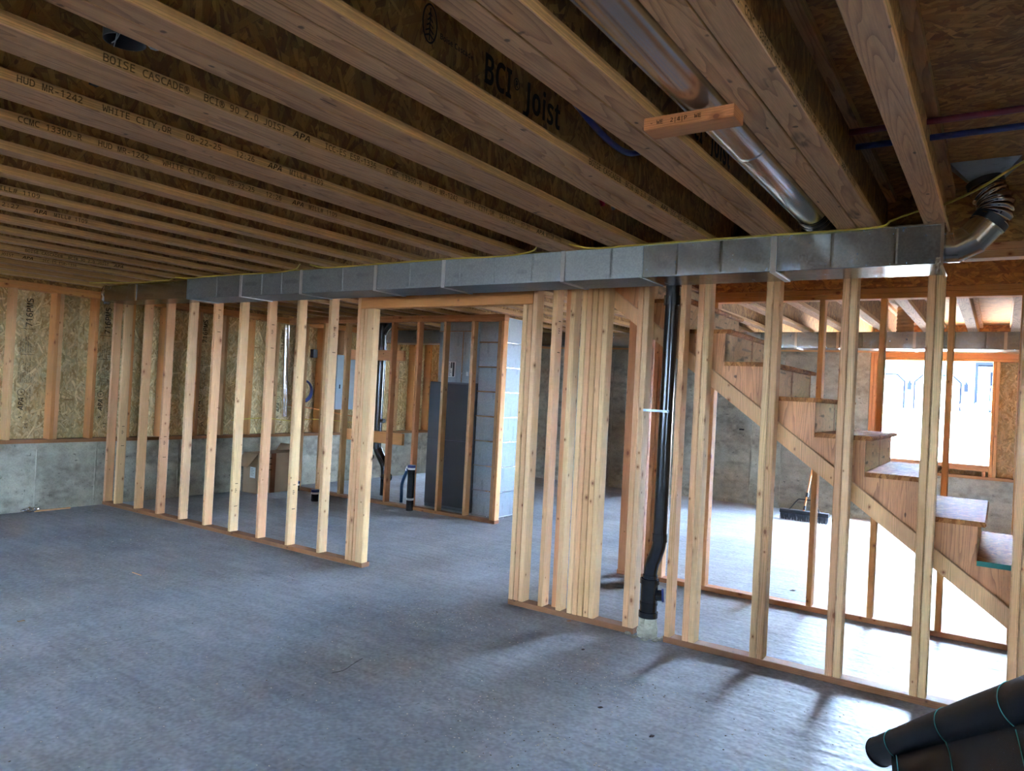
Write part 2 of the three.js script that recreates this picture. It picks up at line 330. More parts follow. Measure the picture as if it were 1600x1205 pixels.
{
  const w = structure('wall_left', [XL - 0.1, 0, -3.3], 'low concrete wall with stud framing and strand board sheathing above', 'wall');
  add('foundation', block(XL - 0.2, XL, 0, 0.70, ZR - 0.2, ZF + 0.2, 'z', { ou: 0, ov: 0 }), concrete, w);
  seams(w, 'z', XL, [-3.62, -4.22, -2.9, -5.2, -6.0, -6.9, -7.8, -8.7, -9.7, -10.4], 0.005, 0.695, 1);
  add('sill_plate', board('z', XL - 0.155, XL - 0.004, 0.70, 0.738, ZR - 0.15, ZF + 0.15), treated, w);
  add('top_plate', board('z', XL - 0.155, XL - 0.015, H - 0.076, H - 0.0385, ZR - 0.15, ZF + 0.15), tanFir, w);
  add('top_plate', board('z', XL - 0.155, XL - 0.015, H - 0.0375, H, ZR - 0.15, ZF + 0.15), tanFir, w);
  let i = 0;
  for (let z = -3.35 + 0.4064 * 19; z > ZR; z -= 0.4064, i++) {
    const m = rnd() < 0.6 ? tanFir : fir[3];
    add('stud', board('y', XL - 0.155, XL - 0.015, 0.738, H - 0.076, z - 0.019, z + 0.019), m, w);
    if (Math.abs(z + 3.756) < 0.05 || i % 7 === 3) add('stud', board('y', XL - 0.155, XL - 0.015, 0.738, H - 0.076, z - 0.058, z - 0.020), fir[1], w);
  }
  for (let z = ZF; z > ZR; z -= 1.22) {
    const z0 = Math.max(z - 1.217, ZR - 0.1), s = add('sheathing_panel', block(XL - 0.168, XL - 0.156, 0.70, DECK, z0, z, 'y'), osb, w);
    const zc = Math.abs(z + 2.82) < 0.1 ? -3.535 : z - 0.30; if (z - 0.45 > z0) printX('stamp', stampMat, s, XL - 0.1550, 0.80, 2.20, zc + 0.08, zc - 0.08);
  }
  add('rim_board', block(XL - 0.156, XL - 0.125, H, DECK, ZR - 0.1, ZF + 0.1, 'z'), osbWeb, w);
  add('cladding', block(XL - 0.26, XL - 0.168, 0.6, DECK + 0.06, ZR - 0.2, ZF + 0.2, 'z'), white, w);
}
const WIN = { x0: -1.376, x1: -0.095, y0: 0.862, y1: 2.178 };
{
  const w = structure('wall_rear', [-2.3, 0, ZR - 0.1], 'concrete rear wall with framed window section', 'wall');
  add('foundation', block(XL, -1.50, 0, H - 0.076, ZR - 0.2, ZR, 'x', { ou: 0, ov: 0 }), concrete, w);
  add('foundation', block(-1.50, XR, 0, 0.68, ZR - 0.2, ZR, 'x', { ou: 0, ov: 0 }), concrete, w);
  seams(w, 'x', ZR, [-2.15, -2.62, -3.05, -3.68, -4.3, -4.9, -5.35, -6.0, -6.6, -7.2], 0.005, 2.25, 1);
  for (const [x, y] of [[-4.78, 1.88], [-5.55, 1.85], [-3.2, 1.1], [-2.9, 1.72], [-4.6, 0.7], [-2.3, 1.3]]) add('form_tie', block(x - 0.035, x + 0.035, y - 0.012, y + 0.012, ZR, ZR + 0.012, 'x'), blackDull, w);
  add('top_plate', board('x', XL, XR, H - 0.076, H, ZR - 0.155, ZR - 0.005), fir[3], w);
  add('sill_plate', board('x', -1.5, XR, 0.68, 0.718, ZR - 0.155, ZR - 0.004), treated, w);
  const st = (x0, x1, y0, y1, m) => add('stud', board('y', x0, x1, y0, y1, ZR - 0.15, ZR - 0.010), m, w);
  st(-1.495, -1.457, 0.718, H - 0.076, redFir); st(-1.455, -1.417, 0.718, H - 0.076, redFir); st(-1.415, -1.377, 0.718, WIN.y1, tanFir);
  st(WIN.x1, WIN.x1 + 0.038, 0.718, WIN.y1, tanFir); st(WIN.x1 + 0.04, WIN.x1 + 0.078, 0.718, WIN.y1 + 0.0, fir[4]); st(0.17, 0.208, 0.718, H - 0.076, tanFir); st(0.21, 0.248, 0.718, H - 0.076, tanFir);
  for (let x = 0.6; x < XR; x += 0.4064) st(x, x + 0.038, 0.718, H - 0.076, tanFir);
  add('window_header', board('x', -1.42, 0.17, WIN.y1 + 0.036, H - 0.076, ZR - 0.15, ZR - 0.010), redFir, w);
  add('window_header', board('x', -1.42, 0.17, WIN.y1, WIN.y1 + 0.034, ZR - 0.15, ZR - 0.010), tanFir, w);
  add('window_sill', board('x', WIN.x0, WIN.x1, WIN.y0 - 0.038, WIN.y0, ZR - 0.15, ZR - 0.004), redFir, w);
  add('window_sill', board('x', WIN.x0, WIN.x1, WIN.y0 - 0.076, WIN.y0 - 0.0385, ZR - 0.15, ZR - 0.010), redFir, w);
  for (let x = WIN.x0 + 0.4; x < WIN.x1; x += 0.4064) st(x, x + 0.038, 0.718, WIN.y0 - 0.077, redFir);
  const pz0 = ZR - 0.165, pz1 = ZR - 0.152;
  add('sheathing_panel', block(-1.52, WIN.x0, 0.68, DECK, pz0, pz1, 'y'), osb, w); add('sheathing_panel', block(WIN.x1, 1.2, 0.68, DECK, pz0, pz1, 'y'), osb, w); add('sheathing_panel', block(1.2, 2.42, 0.68, DECK, pz0, pz1, 'y'), osb, w); add('sheathing_panel', block(2.42, XR + 0.1, 0.68, DECK, pz0, pz1, 'y'), osb, w);
  add('sheathing_panel', block(WIN.x0, WIN.x1, 0.68, WIN.y0 - 0.01, pz0, pz1, 'y'), osb, w); add('sheathing_panel', block(WIN.x0, WIN.x1, WIN.y1 + 0.01, DECK, pz0, pz1, 'y'), osb, w);
  add('rim_board', block(XL, XR, H, DECK, ZR - 0.15, ZR - 0.115, 'x'), osbRed, w);
  const up = printMap(1024, 96, (g) => { g.translate(1024, 96); g.rotate(Math.PI); g.fillStyle = INK; g.font = 'bold 84px sans-serif'; g.fillText('BOISE CASCADE', 20, 78); });
  for (const x of [-0.72, -0.13]) printZ('print', up, w, x, x + 0.62, H + 0.10, H + 0.165, ZR - 0.1135);
}
// walls behind and beside the camera, with the openings that light the room from there
function plainWall(name, label, z, face, openings) {
  const w = structure(name, [-2.3, 0, z], label, 'wall'), a = z, b = z + face * 0.2;
  const seg = (x0, x1, y0, y1, m, n) => add(n, block(x0, x1, y0, y1, Math.min(a, b), Math.max(a, b), 'x'), m, w);
  seg(XL - 0.2, XR + 0.2, 0, 0.70, concrete, 'foundation');
  let x = XL - 0.2;
  for (const [x0, x1, y0, y1] of openings) { seg(x, x0, 0.70, DECK, osb, 'sheathing_panel'); if (y0 > 0.71) seg(x0, x1, 0.70, y0, osb, 'sheathing_panel'); seg(x0, x1, y1, DECK, osb, 'sheathing_panel'); x = x1; }
  seg(x, XR + 0.2, 0.70, DECK, osb, 'sheathing_panel');
}
plainWall('wall_front', 'framed front wall with window openings behind the viewer', ZF, 1, [[-6.0, -5.35, 1.35, 2.0], [-3.5, -3.0, 1.45, 2.0]]);
{
  const w = structure('wall_right', [XR + 0.1, 0, -3.3], 'concrete and framed wall at the far right', 'wall');
  const seg = (z0, z1, y0, y1, m, n) => add(n, block(XR, XR + 0.2, y0, y1, z0, z1, 'z'), m, w);
  seg(ZR - 0.2, ZF + 0.2, 0, 0.70, concrete, 'foundation');
  const [a, b, c, d] = [1.1, 1.85, 1.35, 2.05];
  seg(ZR - 0.2, a, 0.70, DECK, osb, 'sheathing_panel'); seg(b, ZF + 0.2, 0.70, DECK, osb, 'sheathing_panel'); seg(a, b, 0.70, c, osb, 'sheathing_panel'); seg(a, b, d, DECK, osb, 'sheathing_panel');
}

// ---------- floor joists ----------
const RIGHT = (k) => -0.508 - k * 0.4064;
function lineOfText(items, y0, zs) {   // items: [text, zStart, zEnd] along a flange
  const a = Math.max(...items.map((i) => i[1])), b = Math.min(...items.map((i) => i[2])), L = a - b, W = Math.min(2048, Math.ceil(L * 1000)), px = W / L, h = Math.max(16, Math.round(0.034 * px));
  const m = printMap(W, h, (g) => {
    g.fillStyle = INK;
    for (const [t, s, e] of items) {
      g.font = (t === 'APA' ? 'bold italic ' : 'bold ') + h * 0.92 + 'px ' + (t === 'APA' ? 'sans-serif' : 'monospace'); g.save(); g.translate((a - s) * px, h * 0.82); g.scale(((s - e) * px) / g.measureText(t).width, 1);
      g.globalAlpha = t === 'APA' ? 1 : 0.88; g.fillText(t, 0, 0); g.restore();
    }
  });
  return { m, a, b };
}
function joist(x1, n, z0, z1, label, texts, mats = {}) {
  const w = 0.0875, gap = 0.005, t = thing('floor_joist', label, 'joist', [x1 - (n * w + (n - 1) * gap) / 2, H, (z0 + z1) / 2], 'wooden I-joists under the floor above');
  const slot = (N) => (Math.abs(N.y) > 0.5 ? 1 : 0), ve = mats.v || (rnd() < 0.6 ? veneer : veneer2), pl = mats.p || (rnd() < 0.6 ? plies : plies2);
  for (let i = 0; i < n; i++) {
    const b = x1 - i * (w + gap), a = b - w, c = (a + b) / 2;
    const fl = add('bottom_flange', board('z', a, b, H, H + 0.038, z0, z1, 0.0025, { slot }), [pl, ve], t);
    add('web', block(c - 0.0048, c + 0.0048, H + 0.038, H + 0.264, z0, z1, 'y'), osbWeb, t);
    add('top_flange', board('z', a, b, H + 0.264, DECK, z0, z1, 0.0015, { slot }), [pl, ve], t);
    if (i === 0 && texts) { const l = lineOfText(texts); printX('print', l.m, fl, x1 + 0.0007, H + 0.002, H + 0.036, l.a, l.b); }
  }
  return t;
}
const ordinal = ['first', 'second', 'third', 'fourth', 'fifth', 'sixth', 'seventh', 'eighth', 'ninth', 'tenth', 'eleventh', 'twelfth', 'thirteenth'];
const AZ = -4.316, FRONT = ZF - 0.05;
joist(-0.236, 1, -4.40, FRONT, 'single wooden joist ending above the round elbow, darkest bay to its right', null, { v: veneer2 });
const texts = {
  0: [['ICC-ES ESR-1336', -1.312, -1.577], ['CCMC 13300-R', -1.615, -1.858], ['HUD MR-1242', -1.877, -2.084], ['WHITE CITY,OR', -2.123, -2.38], ['08-22-25', -2.429, -2.607], ['12:26', -2.67, -2.76], ['APA', -2.82, -2.9], ['MILL# 1109', -2.93, -3.12]],
  2: [['BOISE CASCADE®', -2.423, -2.703], ['BCI® 90 2.0 JOIST', -2.746, -3.07], ['APA', -3.123, -3.208], ['ICC-ES ESR-1336', -3.239, -3.615]],
  4: [['BOISE CASCADE®', -1.045, -1.311], ['BCI® 90 2.0 JOIST', -1.359, -1.679], ['APA', -1.71, -1.789], ['ICC-ES ESR-1336', -1.859, -2.132], ['CCMC 13300-R', -2.188, -2.412], ['HUD MR-1242', -2.46, -2.666], ['WHITE CITY,OR', -2.715, -2.962], ['04-10-25', -3.006, -3.153], ['07:21', -3.208, -3.296], ['APA', -3.362, -3.442], ['MILL# 1109', -3.463, -3.634]],
  5: [['HUD MR-1242', -0.994, -1.191], ['WHITE CITY,OR', -1.253, -1.5], ['08-22-25', -1.555, -1.705], ['12:26', -1.768, -1.857], ['APA', -1.919, -1.99], ['MILL# 1109', -2.03, -2.217]],
  6: [['CCMC 13300-R', -1.164, -1.385], ['HUD MR-1242', -1.444, -1.65], ['WHITE CITY,OR', -1.708, -1.957], ['08-22-25', -2.016, -2.163], ['12:26', -2.224, -2.318], ['APA', -2.38, -2.452], ['MILL# 1109', -2.485, -2.678]],
  9: [['MILL# 1109', -1.56, -1.771]], 10: [['12:27', -1.731, -1.841], ['APA', -1.912, -1.982], ['MILL# 1109', -2.02, -2.208]],
  14: [['BOISE CASCADE®', -2.55, -2.82], ['BCI® 90 2.0 JOIST', -2.86, -3.18], ['APA', -3.22, -3.3]], 15: [['BOISE CASCADE®', -2.0, -2.27], ['BCI® 90 2.0 JOIST', -2.32, -2.64], ['APA', -2.7, -2.78], ['ICC-ES ESR-1336', -2.85, -3.12]],
};
const names = ['doubled joist at the right side of the round metal duct, dark seam below', 'doubled joist at the left side of the round metal duct, plain edge', 'doubled joist with large dark lettering and an oval tree mark on its web', 'doubled joist just right of the black ceiling light can, unprinted edge', 'doubled joist just left of the black ceiling light can, lettered along its edge', 'doubled joist, second one left of the black ceiling light can'];
const joists = [];
for (let k = 0; k < 19; k++) {
  const label = names[k] || `single narrow joist, ${ordinal[k - 6]} one to the left of the doubled joists`;
  joists.push(joist(RIGHT(k), k < 6 ? 2 : 1, k < 5 ? -4.40 : ZR + 0.0, FRONT, label, texts[k], k < 6 ? { v: k % 2 ? veneer2 : veneer, p: plies } : {}));
}
{ // print on the webs
  const x = RIGHT(2) - 0.0889 / 2 + 0.0056, web = joists[2].children.find((c) => c.name === 'web');
  const fit = (g, t, x, y, w, font) => { g.font = font; g.save(); g.translate(x, y); g.scale(w / g.measureText(t).width, 1); g.fillText(t, 0, 0); g.restore(); };
  const big = printMap(1024, 300, (g) => { g.fillStyle = 'rgba(14,10,8,0.95)'; fit(g, 'BCI', 4, 250, 340, 'bold 290px sans-serif'); fit(g, '®', 360, 160, 80, 'bold 120px sans-serif'); fit(g, 'Joist', 520, 250, 500, 'bold 290px sans-serif'); });
  printX('print', big, web, x, 2.415, 2.55, -1.79, -2.268);
  printX('print', printMap(640, 300, (g) => {
    g.strokeStyle = g.fillStyle = 'rgba(14,10,8,0.95)'; g.lineWidth = 13; g.beginPath(); g.ellipse(90, 150, 74, 132, 0, 0, 7); g.stroke();
    g.lineWidth = 11; g.beginPath(); g.moveTo(90, 40); g.lineTo(90, 268); g.stroke();
    for (let k = 0; k < 5; k++) { const y = 70 + k * 38, w = 18 + k * 8; g.beginPath(); g.moveTo(90 - w, y + 26); g.lineTo(90, y); g.lineTo(90 + w, y + 26); g.stroke(); }
    g.font = 'bold 58px sans-serif'; g.fillText('Boise Cascade', 200, 205);
  }), web, x, 2.44, 2.56, -1.50, -1.757);
  const x2 = RIGHT(1) - 0.0889 / 2 + 0.0056, web2 = joists[1].children.find((c) => c.name === 'web');
  printX('print', big, web2, x2, 2.415, 2.55, -2.45, -2.95);
}
for (let k = 0; k < 9; k++) joist(0.147 - k * 0.4064 + (k ? -0.368 + 0.4064 : 0), 1, ZR - 0.11, -5.72, `single joist over the rear window room, ${ordinal[k]} counted leftward from the right post`, null, { v: veneer, p: plies });
for (let k = 0; k < 7; k++) { const b = 0.62 + k * 0.4064, a = b - 0.0889, c = (a + b) / 2; add('joist', mergeGeometries([board('z', a, b, H, H + 0.038, ZR - 0.11, FRONT), block(c - 0.005, c + 0.005, H + 0.038, H + 0.264, ZR - 0.11, FRONT), board('z', a, b, H + 0.264, DECK, ZR - 0.11, FRONT)]), veneer2, ceiling); }
// headers at the edge of the stair opening
const hd = thing('stair_header', 'strand board header above the framed wall behind the stairs', 'header', [-0.7, H, -5.71]);
add('web', block(-2.42, XR, H, DECK, -5.716, -5.685, 'x'), osbRed, hd);
const hd2 = thing('stair_header', 'strand board header closing the joist ends above the long duct', 'header', [0.6, H, -4.42]);
add('web', block(-2.42, XR, H, DECK, -4.436, -4.405, 'x'), osbWeb, hd2);

// ---------- the long framed wall ----------
const W1 = AZ - 0.089;
const wallA = thing('stud_wall', 'long bare stud wall with a doorway under the rectangular metal duct', 'stud wall', [-4, 0, AZ - 0.045]);
const stud = (parent, x0, x1, z0, z1, y0, y1, m = anyFir()) => add('stud', board('y', x0, x1, y0, y1, z0, z1, 0.005), m, parent);
const SA = (x, m) => stud(wallA, x, x + 0.038, W1, AZ, 0.038, H - 0.076, m);
add('bottom_plate', board('x', XL + 0.002, -4.247, 0, 0.038, W1, AZ), plateWood, wallA);
add('bottom_plate', board('x', -2.818, -1.868, 0, 0.038, W1, AZ), plateWood, wallA);
add('bottom_plate', board('x', -1.668, 0.17, 0, 0.038, W1, AZ), plateWood, wallA);
add('top_plate', board('x', XL, -2.2, H - 0.076, H - 0.0385, W1, AZ), fir[3], wallA); add('top_plate', board('x', -2.198, 0.17, H - 0.076, H - 0.0385, W1, AZ), fir[3], wallA);
add('top_plate', board('x', XL, -3.1, H - 0.0375, H - 0.0005, W1, AZ), fir[3], wallA); add('top_plate', board('x', -3.098, 0.17, H - 0.0375, H - 0.0005, W1, AZ), fir[1], wallA);
SA(-8.262, fir[1]);
[2, 4, 1, 0, 4, 2, 1, 2, 2].forEach((m, i) => SA(-8.0415 + i * 0.4064, fir[m]));
SA(-4.445, fir[1]);                                                    // left of the doorway: king and trimmers
stud(wallA, -4.405, -4.367, W1, AZ, 0.038, 2.105, fir[4]); stud(wallA, -4.330, -4.250, W1 + 0.02, AZ, 0.038, 2.105, fir[2]);
stud(wallA, -4.366, -4.331, W1, AZ - 0.004, 0.038, 2.105, fir[1]);
add('header', board('x', -4.405, -2.737, 2.107, 2.243, W1 + 0.045, AZ, 0.003), tanFir, wallA); add('header', board('x', -4.405, -2.737, 2.107, 2.243, W1, W1 + 0.043, 0.003), redFir, wallA);
stud(wallA, -2.818, -2.780, W1, AZ, 0.038, 2.105, fir[2]); stud(wallA, -2.777, -2.739, W1, AZ - 0.003, 0.038, 2.105, fir[1]); SA(-2.735, fir[0]);
SA(-2.577, fir[4]); stud(wallA, -2.497, -2.408, W1, W1 + 0.038, 0.038, H - 0.076, std({ map: woodTex, color: rgb(0.90, 0.62, 0.46), roughness: 0.72 })); SA(-2.436, fir[2]);
SA(-2.351, fir[2]); stud(wallA, -2.309, -2.271, W1 + 0.004, AZ + 0.004, 0.038, H - 0.076, fir[1]); SA(-2.269, fir[3]); stud(wallA, -2.229, -2.191, W1 + 0.003, AZ - 0.004, 0.038, H - 0.076, fir[4]); SA(-2.189, fir[2]);
SA(-1.946, fir[1]); SA(-1.907, fir[0]);
SA(-1.664, fir[4]);
for (const [x, a, b] of [[-1.551, 1, 2], [-1.1475, 2, 3], [-0.741, 1, 0], [-0.3355, 3, 2], [0.075, 4, 3]]) { SA(x, fir[a]); SA(x + 0.0395, fir[b]); }
// carpenter's lumber marks
const dashes = printMap(64, 256, (g) => { g.fillStyle = 'rgba(50,34,22,0.8)'; for (const [y, w] of [[20, 34], [70, 20], [84, 26], [98, 18], [230, 40]]) g.fillRect(12, y, w, 6); });
for (const [x, y] of [[-6.416, 1.9], [-6.01, 0.25], [-5.603, 1.75], [-5.197, 0.33], [-4.79, 1.72], [-7.229, 0.6], [-8.0415, 0.65], [-2.577, 1.75]]) printX('print', dashes, wallA.children.find((c) => c.name === 'stud' && Math.abs(c.position.x + org(wallA).x - x - 0.019) < 0.01) || wallA, x + 0.0386, y, y + 0.26, AZ - 0.02, AZ - 0.075);

// ---------- framed wall behind the stairs ----------
const BZ = -5.70, B1 = BZ - 0.089;
const wallB = thing('stud_wall', 'open stud wall behind the stairs, window room visible through it', 'stud wall', [-0.9, 0, BZ - 0.045]);
add('bottom_plate', board('x', -2.64, 0.9, 0, 0.038, B1, BZ), redFir, wallB);
add('top_plate', board('x', -2.64, 0.9, H - 0.076, H - 0.0385, B1, BZ), tanFir, wallB); add('top_plate', board('x', -2.64, 0.9, H - 0.0375, H - 0.0005, B1, BZ), tanFir, wallB);
const SB = (x, m) => stud(wallB, x, x + 0.038, B1, BZ, 0.038, H - 0.076, m);
stud(wallB, -2.635, -2.55, BZ - 0.042, BZ, 0.038, H - 0.076, redFir);
SB(-2.46, redFir); SB(-2.40, redFir); SB(-2.355, redFir); SB(-2.28, fir[5]); SB(-1.92, tanFir);
SB(-1.508, tanFir); SB(-1.128, tanFir); SB(-0.726, tanFir); SB(-0.312, tanFir); SB(0.09, tanFir); SB(0.5, tanFir);

// ---------- the framed wall before the furnace ----------
const CZ = -6.75, C1 = CZ - 0.089;
const wallC = thing('stud_wall', 'short bare stud wall in front of the grey furnace', 'stud wall', [-6.4, 0, CZ - 0.045]);
add('bottom_plate', board('x', XL + 0.002, -4.64, 0, 0.038, C1, CZ), plateWood, wallC);
add('top_plate', board('x', XL, -4.64, H - 0.076, H - 0.0385, C1, CZ), redFir, wallC); add('top_plate', board('x', XL, -4.64, H - 0.0375, H - 0.0005, C1, CZ), redFir, wallC);
const SC = (x, m) => stud(wallC, x, x + 0.038, C1, CZ, 0.038, H - 0.076, m);
SC(-7.99, fir[5]); SC(-7.575, fir[5]); SC(-7.155, fir[5]); SC(-6.76, fir[5]); SC(-6.345, redFir); SC(-5.925, redFir); SC(-5.51, fir[3]); SC(-5.10, fir[3]); SC(-4.72, fir[3]); SC(-4.679, std({ map: woodTex, color: rgb(0.96, 0.70, 0.48), roughness: 0.72 }));
add('backing_board', board('x', -7.19, -6.20, 1.80, 1.93, C1 - 0.039, C1 - 0.001), redFir, wallC); add('backing_board', board('x', -7.19, -6.15, 0.75, 0.895, C1 - 0.039, C1 - 0.001), tanFir, wallC);

// ---------- the stairs ----------
{
  const st = thing('staircase', 'wooden staircase with strand board treads and plywood risers rising leftward', 'staircase', [-0.8, 0, -4.95]);
  const run = 0.2684, rise = 0.1976, xr = (k) => 0.197 - run * k, yt = (k) => 0.752 + rise * k, zn = -4.444, zf = -5.60;
  const profile = []; const k0 = -3, k1 = 8;
  for (let k = k0; k <= k1; k++) { const y = yt(k) - 0.026; profile.push([xr(k), y - rise + (k === k0 ? 0.02 : 0)], [xr(k), y]); }
  profile.push([xr(k1) - 0.30, yt(k1) - 0.026]);
  const low = (x) => 0.497 - 0.736 * x, xe = xr(k1) - 0.30;
  const poly = [...profile.map(([x, y]) => [x, Math.max(y, 0.0)])];
  poly.push([xe, Math.min(low(xe), yt(k1) - 0.05)], [0.675, 0.0]);
  for (const z of [zn - 0.04, -5.05, zf]) add('stringer', prism(poly, 'z', z, z + 0.04), stringerPly, st);
  for (let k = k0; k <= k1; k++) {
    const nose = xr(k) + 0.036, back = xr(k + 1) + 0.002, y = yt(k), r = 0.012;
    const pr = [[back, y - 0.026], [nose - r * 0.6, y - 0.026], [nose, y - 0.018], [nose, y - 0.008], [nose - r * 0.6, y], [back, y]];
    const m = k === 0 ? [treadOsb, greenEdge] : treadOsb;
    add('tread', prism(pr, 'z', zf, zn, k === 0 ? { slot: (N) => (Math.abs(N.z) > 0.5 || N.x > 0.5 ? 1 : 0) } : {}), m, st);
    add('riser', prism([[xr(k) - 0.018, Math.max(y - rise, 0.001)], [xr(k), Math.max(y - rise, 0.001)], [xr(k), y - 0.027], [xr(k) - 0.018, y - 0.027]], 'z', zf + 0.005, zn - 0.012), riserPly, st);
  }
  const up = (x) => 0.601 - 0.736 * x;
  add('stringer_ledger', prism([[-2.22, low(-2.22)], [-1.2, low(-1.2)], [0.66, 0.012], [0.80, 0.012], [-1.2, up(-1.2)], [-2.22, up(-2.22)]], 'z', zn + 0.0005, zn + 0.038), fir[4], st);
}

// ---------- ductwork ----------
{
  const d = thing('rectangular_duct', 'long galvanized rectangular duct hung under the joists along the stud wall', 'duct', [-3.8, 2.1618, -3.95]);
  const zf = -3.786, zb = -4.10, y0 = 2.1618, y1 = H - 0.003;
  const cuts = [[-0.252, -0.98, zincDuct], [-0.98, -1.695, zincDuct], [-1.695, -2.201, zincDull], [-2.201, -3.115, zincDull], [-3.115, -3.736, zincDull], [-3.736, -4.525, zincDull], [-4.525, -5.268, zincDull], [-5.268, -6.018, zincDull]];
  for (const [a, b, m] of cuts) add('duct_section', board('x', b, a, y0, y1, zb, zf, 0.002), m, d);
  for (const [a, b] of [[-6.018, -6.9], [-6.9, -7.475]]) add('duct_section', board('x', b, a, y0 + 0.012, y1 - 0.016, zb + 0.01, zf - 0.022, 0.002), zincDuct, d);
  const ring = (x, w, e, m) => { for (const g of [block(x - w, x + w, y0 - e, y1 - 0.004, zf, zf + e, 'x'), block(x - w, x + w, y0 - e, y0, zb, zf + e, 'x')]) add('cleat', g, m, d); };
  for (const x of [-0.98, -2.201, -3.115, -3.736, -4.525, -5.268]) ring(x, 0.014, 0.006, cleatZinc);
  ring(-1.695, 0.006, 0.004, zincDull); ring(-6.018, 0.012, 0.004, zincDull);
  for (const x of [-6.9]) add('cleat', block(x - 0.012, x + 0.012, y0 + 0.008, y1 - 0.02, zf - 0.022, zf - 0.016, 'x'), zincBright, d);
  for (const x of [-0.43, -0.706, -1.25, -1.493, -1.884, -2.417, -2.699, -2.981, -3.415, -4.074, -4.758, -5.0, -5.6]) add('stiffening_bead', prism([[x - 0.008, zf], [x, zf + 0.0035], [x + 0.008, zf]], 'y', y0 + 0.01, y1 - 0.012), x > -1.7 ? zincDuct : zincDull, d);
  add('flange_edge', block(-6.018, -0.252, y1 - 0.008, y1, zf, zf + 0.006, 'x'), zincBright, d);
  add('end_flange', block(-0.252, -0.238, y0 - 0.006, y1, zb, zf + 0.006, 'x'), zincBright, d);
  // foil tape on the far end
  const tape = new THREE.SphereGeometry(0.055, 20, 14), p = tape.attributes.position; for (let i = 0; i < p.count; i++) { const q = V().fromBufferAttribute(p, i), s = 0.75 + 0.5 * noise(q.x * 5 + 1, q.y * 5 + q.z * 3, 23, 19, 71); p.setXYZ(i, q.x * s * 0.6, q.y * s * 1.6, q.z * s); } tape.computeVertexNormals(); tape.translate(-7.53, 2.25, -3.86);
  add('end_tape', tape, foil, d);
  const tp = new THREE.PlaneGeometry(0.02, 0.075, 4, 8), q = tp.attributes.position; for (let i = 0; i < q.count; i++) q.setZ(i, 0.004 * noise(q.getX(i) * 40 + 1, q.getY(i) * 30 + 1, 31, 29, 72)); tp.computeVertexNormals(); tp.translate(-0.258, 2.152, zf + 0.006); add('end_tape', tp, foil, d);
}
{
  const e = thing('duct_elbow', 'galvanized adjustable elbow with foil flexible duct rising to the floor above', 'duct elbow', [-0.15, 2.18, -3.93]);
  add('elbow', mitred([[-0.237, 2.262, -3.93], [-0.198, 2.262, -3.93], [-0.135, 2.291, -3.93], [-0.078, 2.357, -3.93]], 0.072), zincBright, e);
  for (const [a, b] of [[[-0.200, 2.261, -3.93], [-0.196, 2.263, -3.93]], [[-0.137, 2.29, -3.93], [-0.132, 2.294, -3.93]], [[-0.082, 2.352, -3.93], [-0.076, 2.360, -3.93]]]) add('crimp', cyl(a, b, 0.0755, 0.0755, 28), zincBright, e);
  const curve = new THREE.CatmullRomCurve3([V(-0.085, 2.35, -3.93), V(-0.055, 2.40, -3.94), V(-0.055, 2.46, -3.955), V(-0.085, 2.52, -3.97), V(-0.10, 2.57, -3.975)]);
  const band = new THREE.TubeGeometry(curve, 90, 0.070, 36, false), p = band.attributes.position, n = band.attributes.normal, uvb = band.attributes.uv;
  for (let i = 0; i < p.count; i++) { const t = uvb.getX(i), a = uvb.getY(i), w = 0.0045 * Math.sin(t * 62 + a * 6.3) + 0.006 * (noise(t, a, 34, 14, 73) - 0.5); p.setXYZ(i, p.getX(i) + n.getX(i) * w, p.getY(i) + n.getY(i) * w, p.getZ(i) + n.getZ(i) * w); }
  band.computeVertexNormals(); add('flexible_duct', band, std({ metalness: 1, roughness: 0.12, color: rgb(0.46, 0.42, 0.40) }), e);
  const at = (t) => curve.getPoint(t).toArray();
  add('tape_band', cyl(at(0.02), at(0.17), 0.0765, 0.076, 28), blackDull, e); add('tape_band', cyl(at(0.86), at(0.99), 0.0765, 0.077, 28), blackDull, e);
  const boot = new THREE.CylinderGeometry(0.17, 0.075, 0.085, 4, 1); boot.rotateY(Math.PI / 4); boot.scale(1.15, 1, 0.55); boot.translate(-0.10, 2.609, -3.98); const bf = boot.toNonIndexed(); bf.computeVertexNormals(); add('register_boot', bf, zinc, e);
}
{
  const x = -0.795, y = H + 0.095, r = 0.078;
  const p = thing('round_duct', 'long round metal duct pipe between two doubled joists', 'duct', [x, y - r, -0.5]);
  add('pipe', cyl([x, y, FRONT - 0.1], [x, y, -3.72], r, r, 40), zincBright, p);
  for (const z of [-1.15, -2.65]) add('pipe_joint', cyl([x, y, z], [x, y, z - 0.03], r + 0.0035, r + 0.0035, 40), zincBright, p);
  add('seam', cyl([x - 0.05, y - 0.0615, FRONT - 0.1], [x - 0.05, y - 0.0615, -3.72], 0.0035, 0.0035, 6), zincBright, p);
  add('collar', mitred([[x, y, -3.71], [x, y, -3.79], [x, y - 0.03, -3.90], [x, H, -3.90]], 0.081), blackPlastic, p);
  for (let k = 0; k < 4; k++) add('tie_band', cyl([x, y - 0.004 * k, -3.735 - k * 0.02], [x, y - 0.004 * k, -3.741 - k * 0.02], 0.0835, 0.0835, 30), k % 2 ? foil : blackPlastic, p);
  const s = thing('support_block', 'short two-by-four block nailed flat across the bay under the round duct', 'block', [-0.81, H - 0.036, -2.12]);
  add('block', board('x', -0.945, -0.668, H - 0.0385, H - 0.0005, -2.165, -2.075), redFir, s);
  printZ('print', printMap(512, 64, (g) => { g.fillStyle = INK; g.font = 'bold 40px monospace'; g.fillText('- WE  2|4|P  WE', 10, 46); }), s.children[0], -0.93, -0.70, H - 0.033, H - 0.006, -2.0743);
}
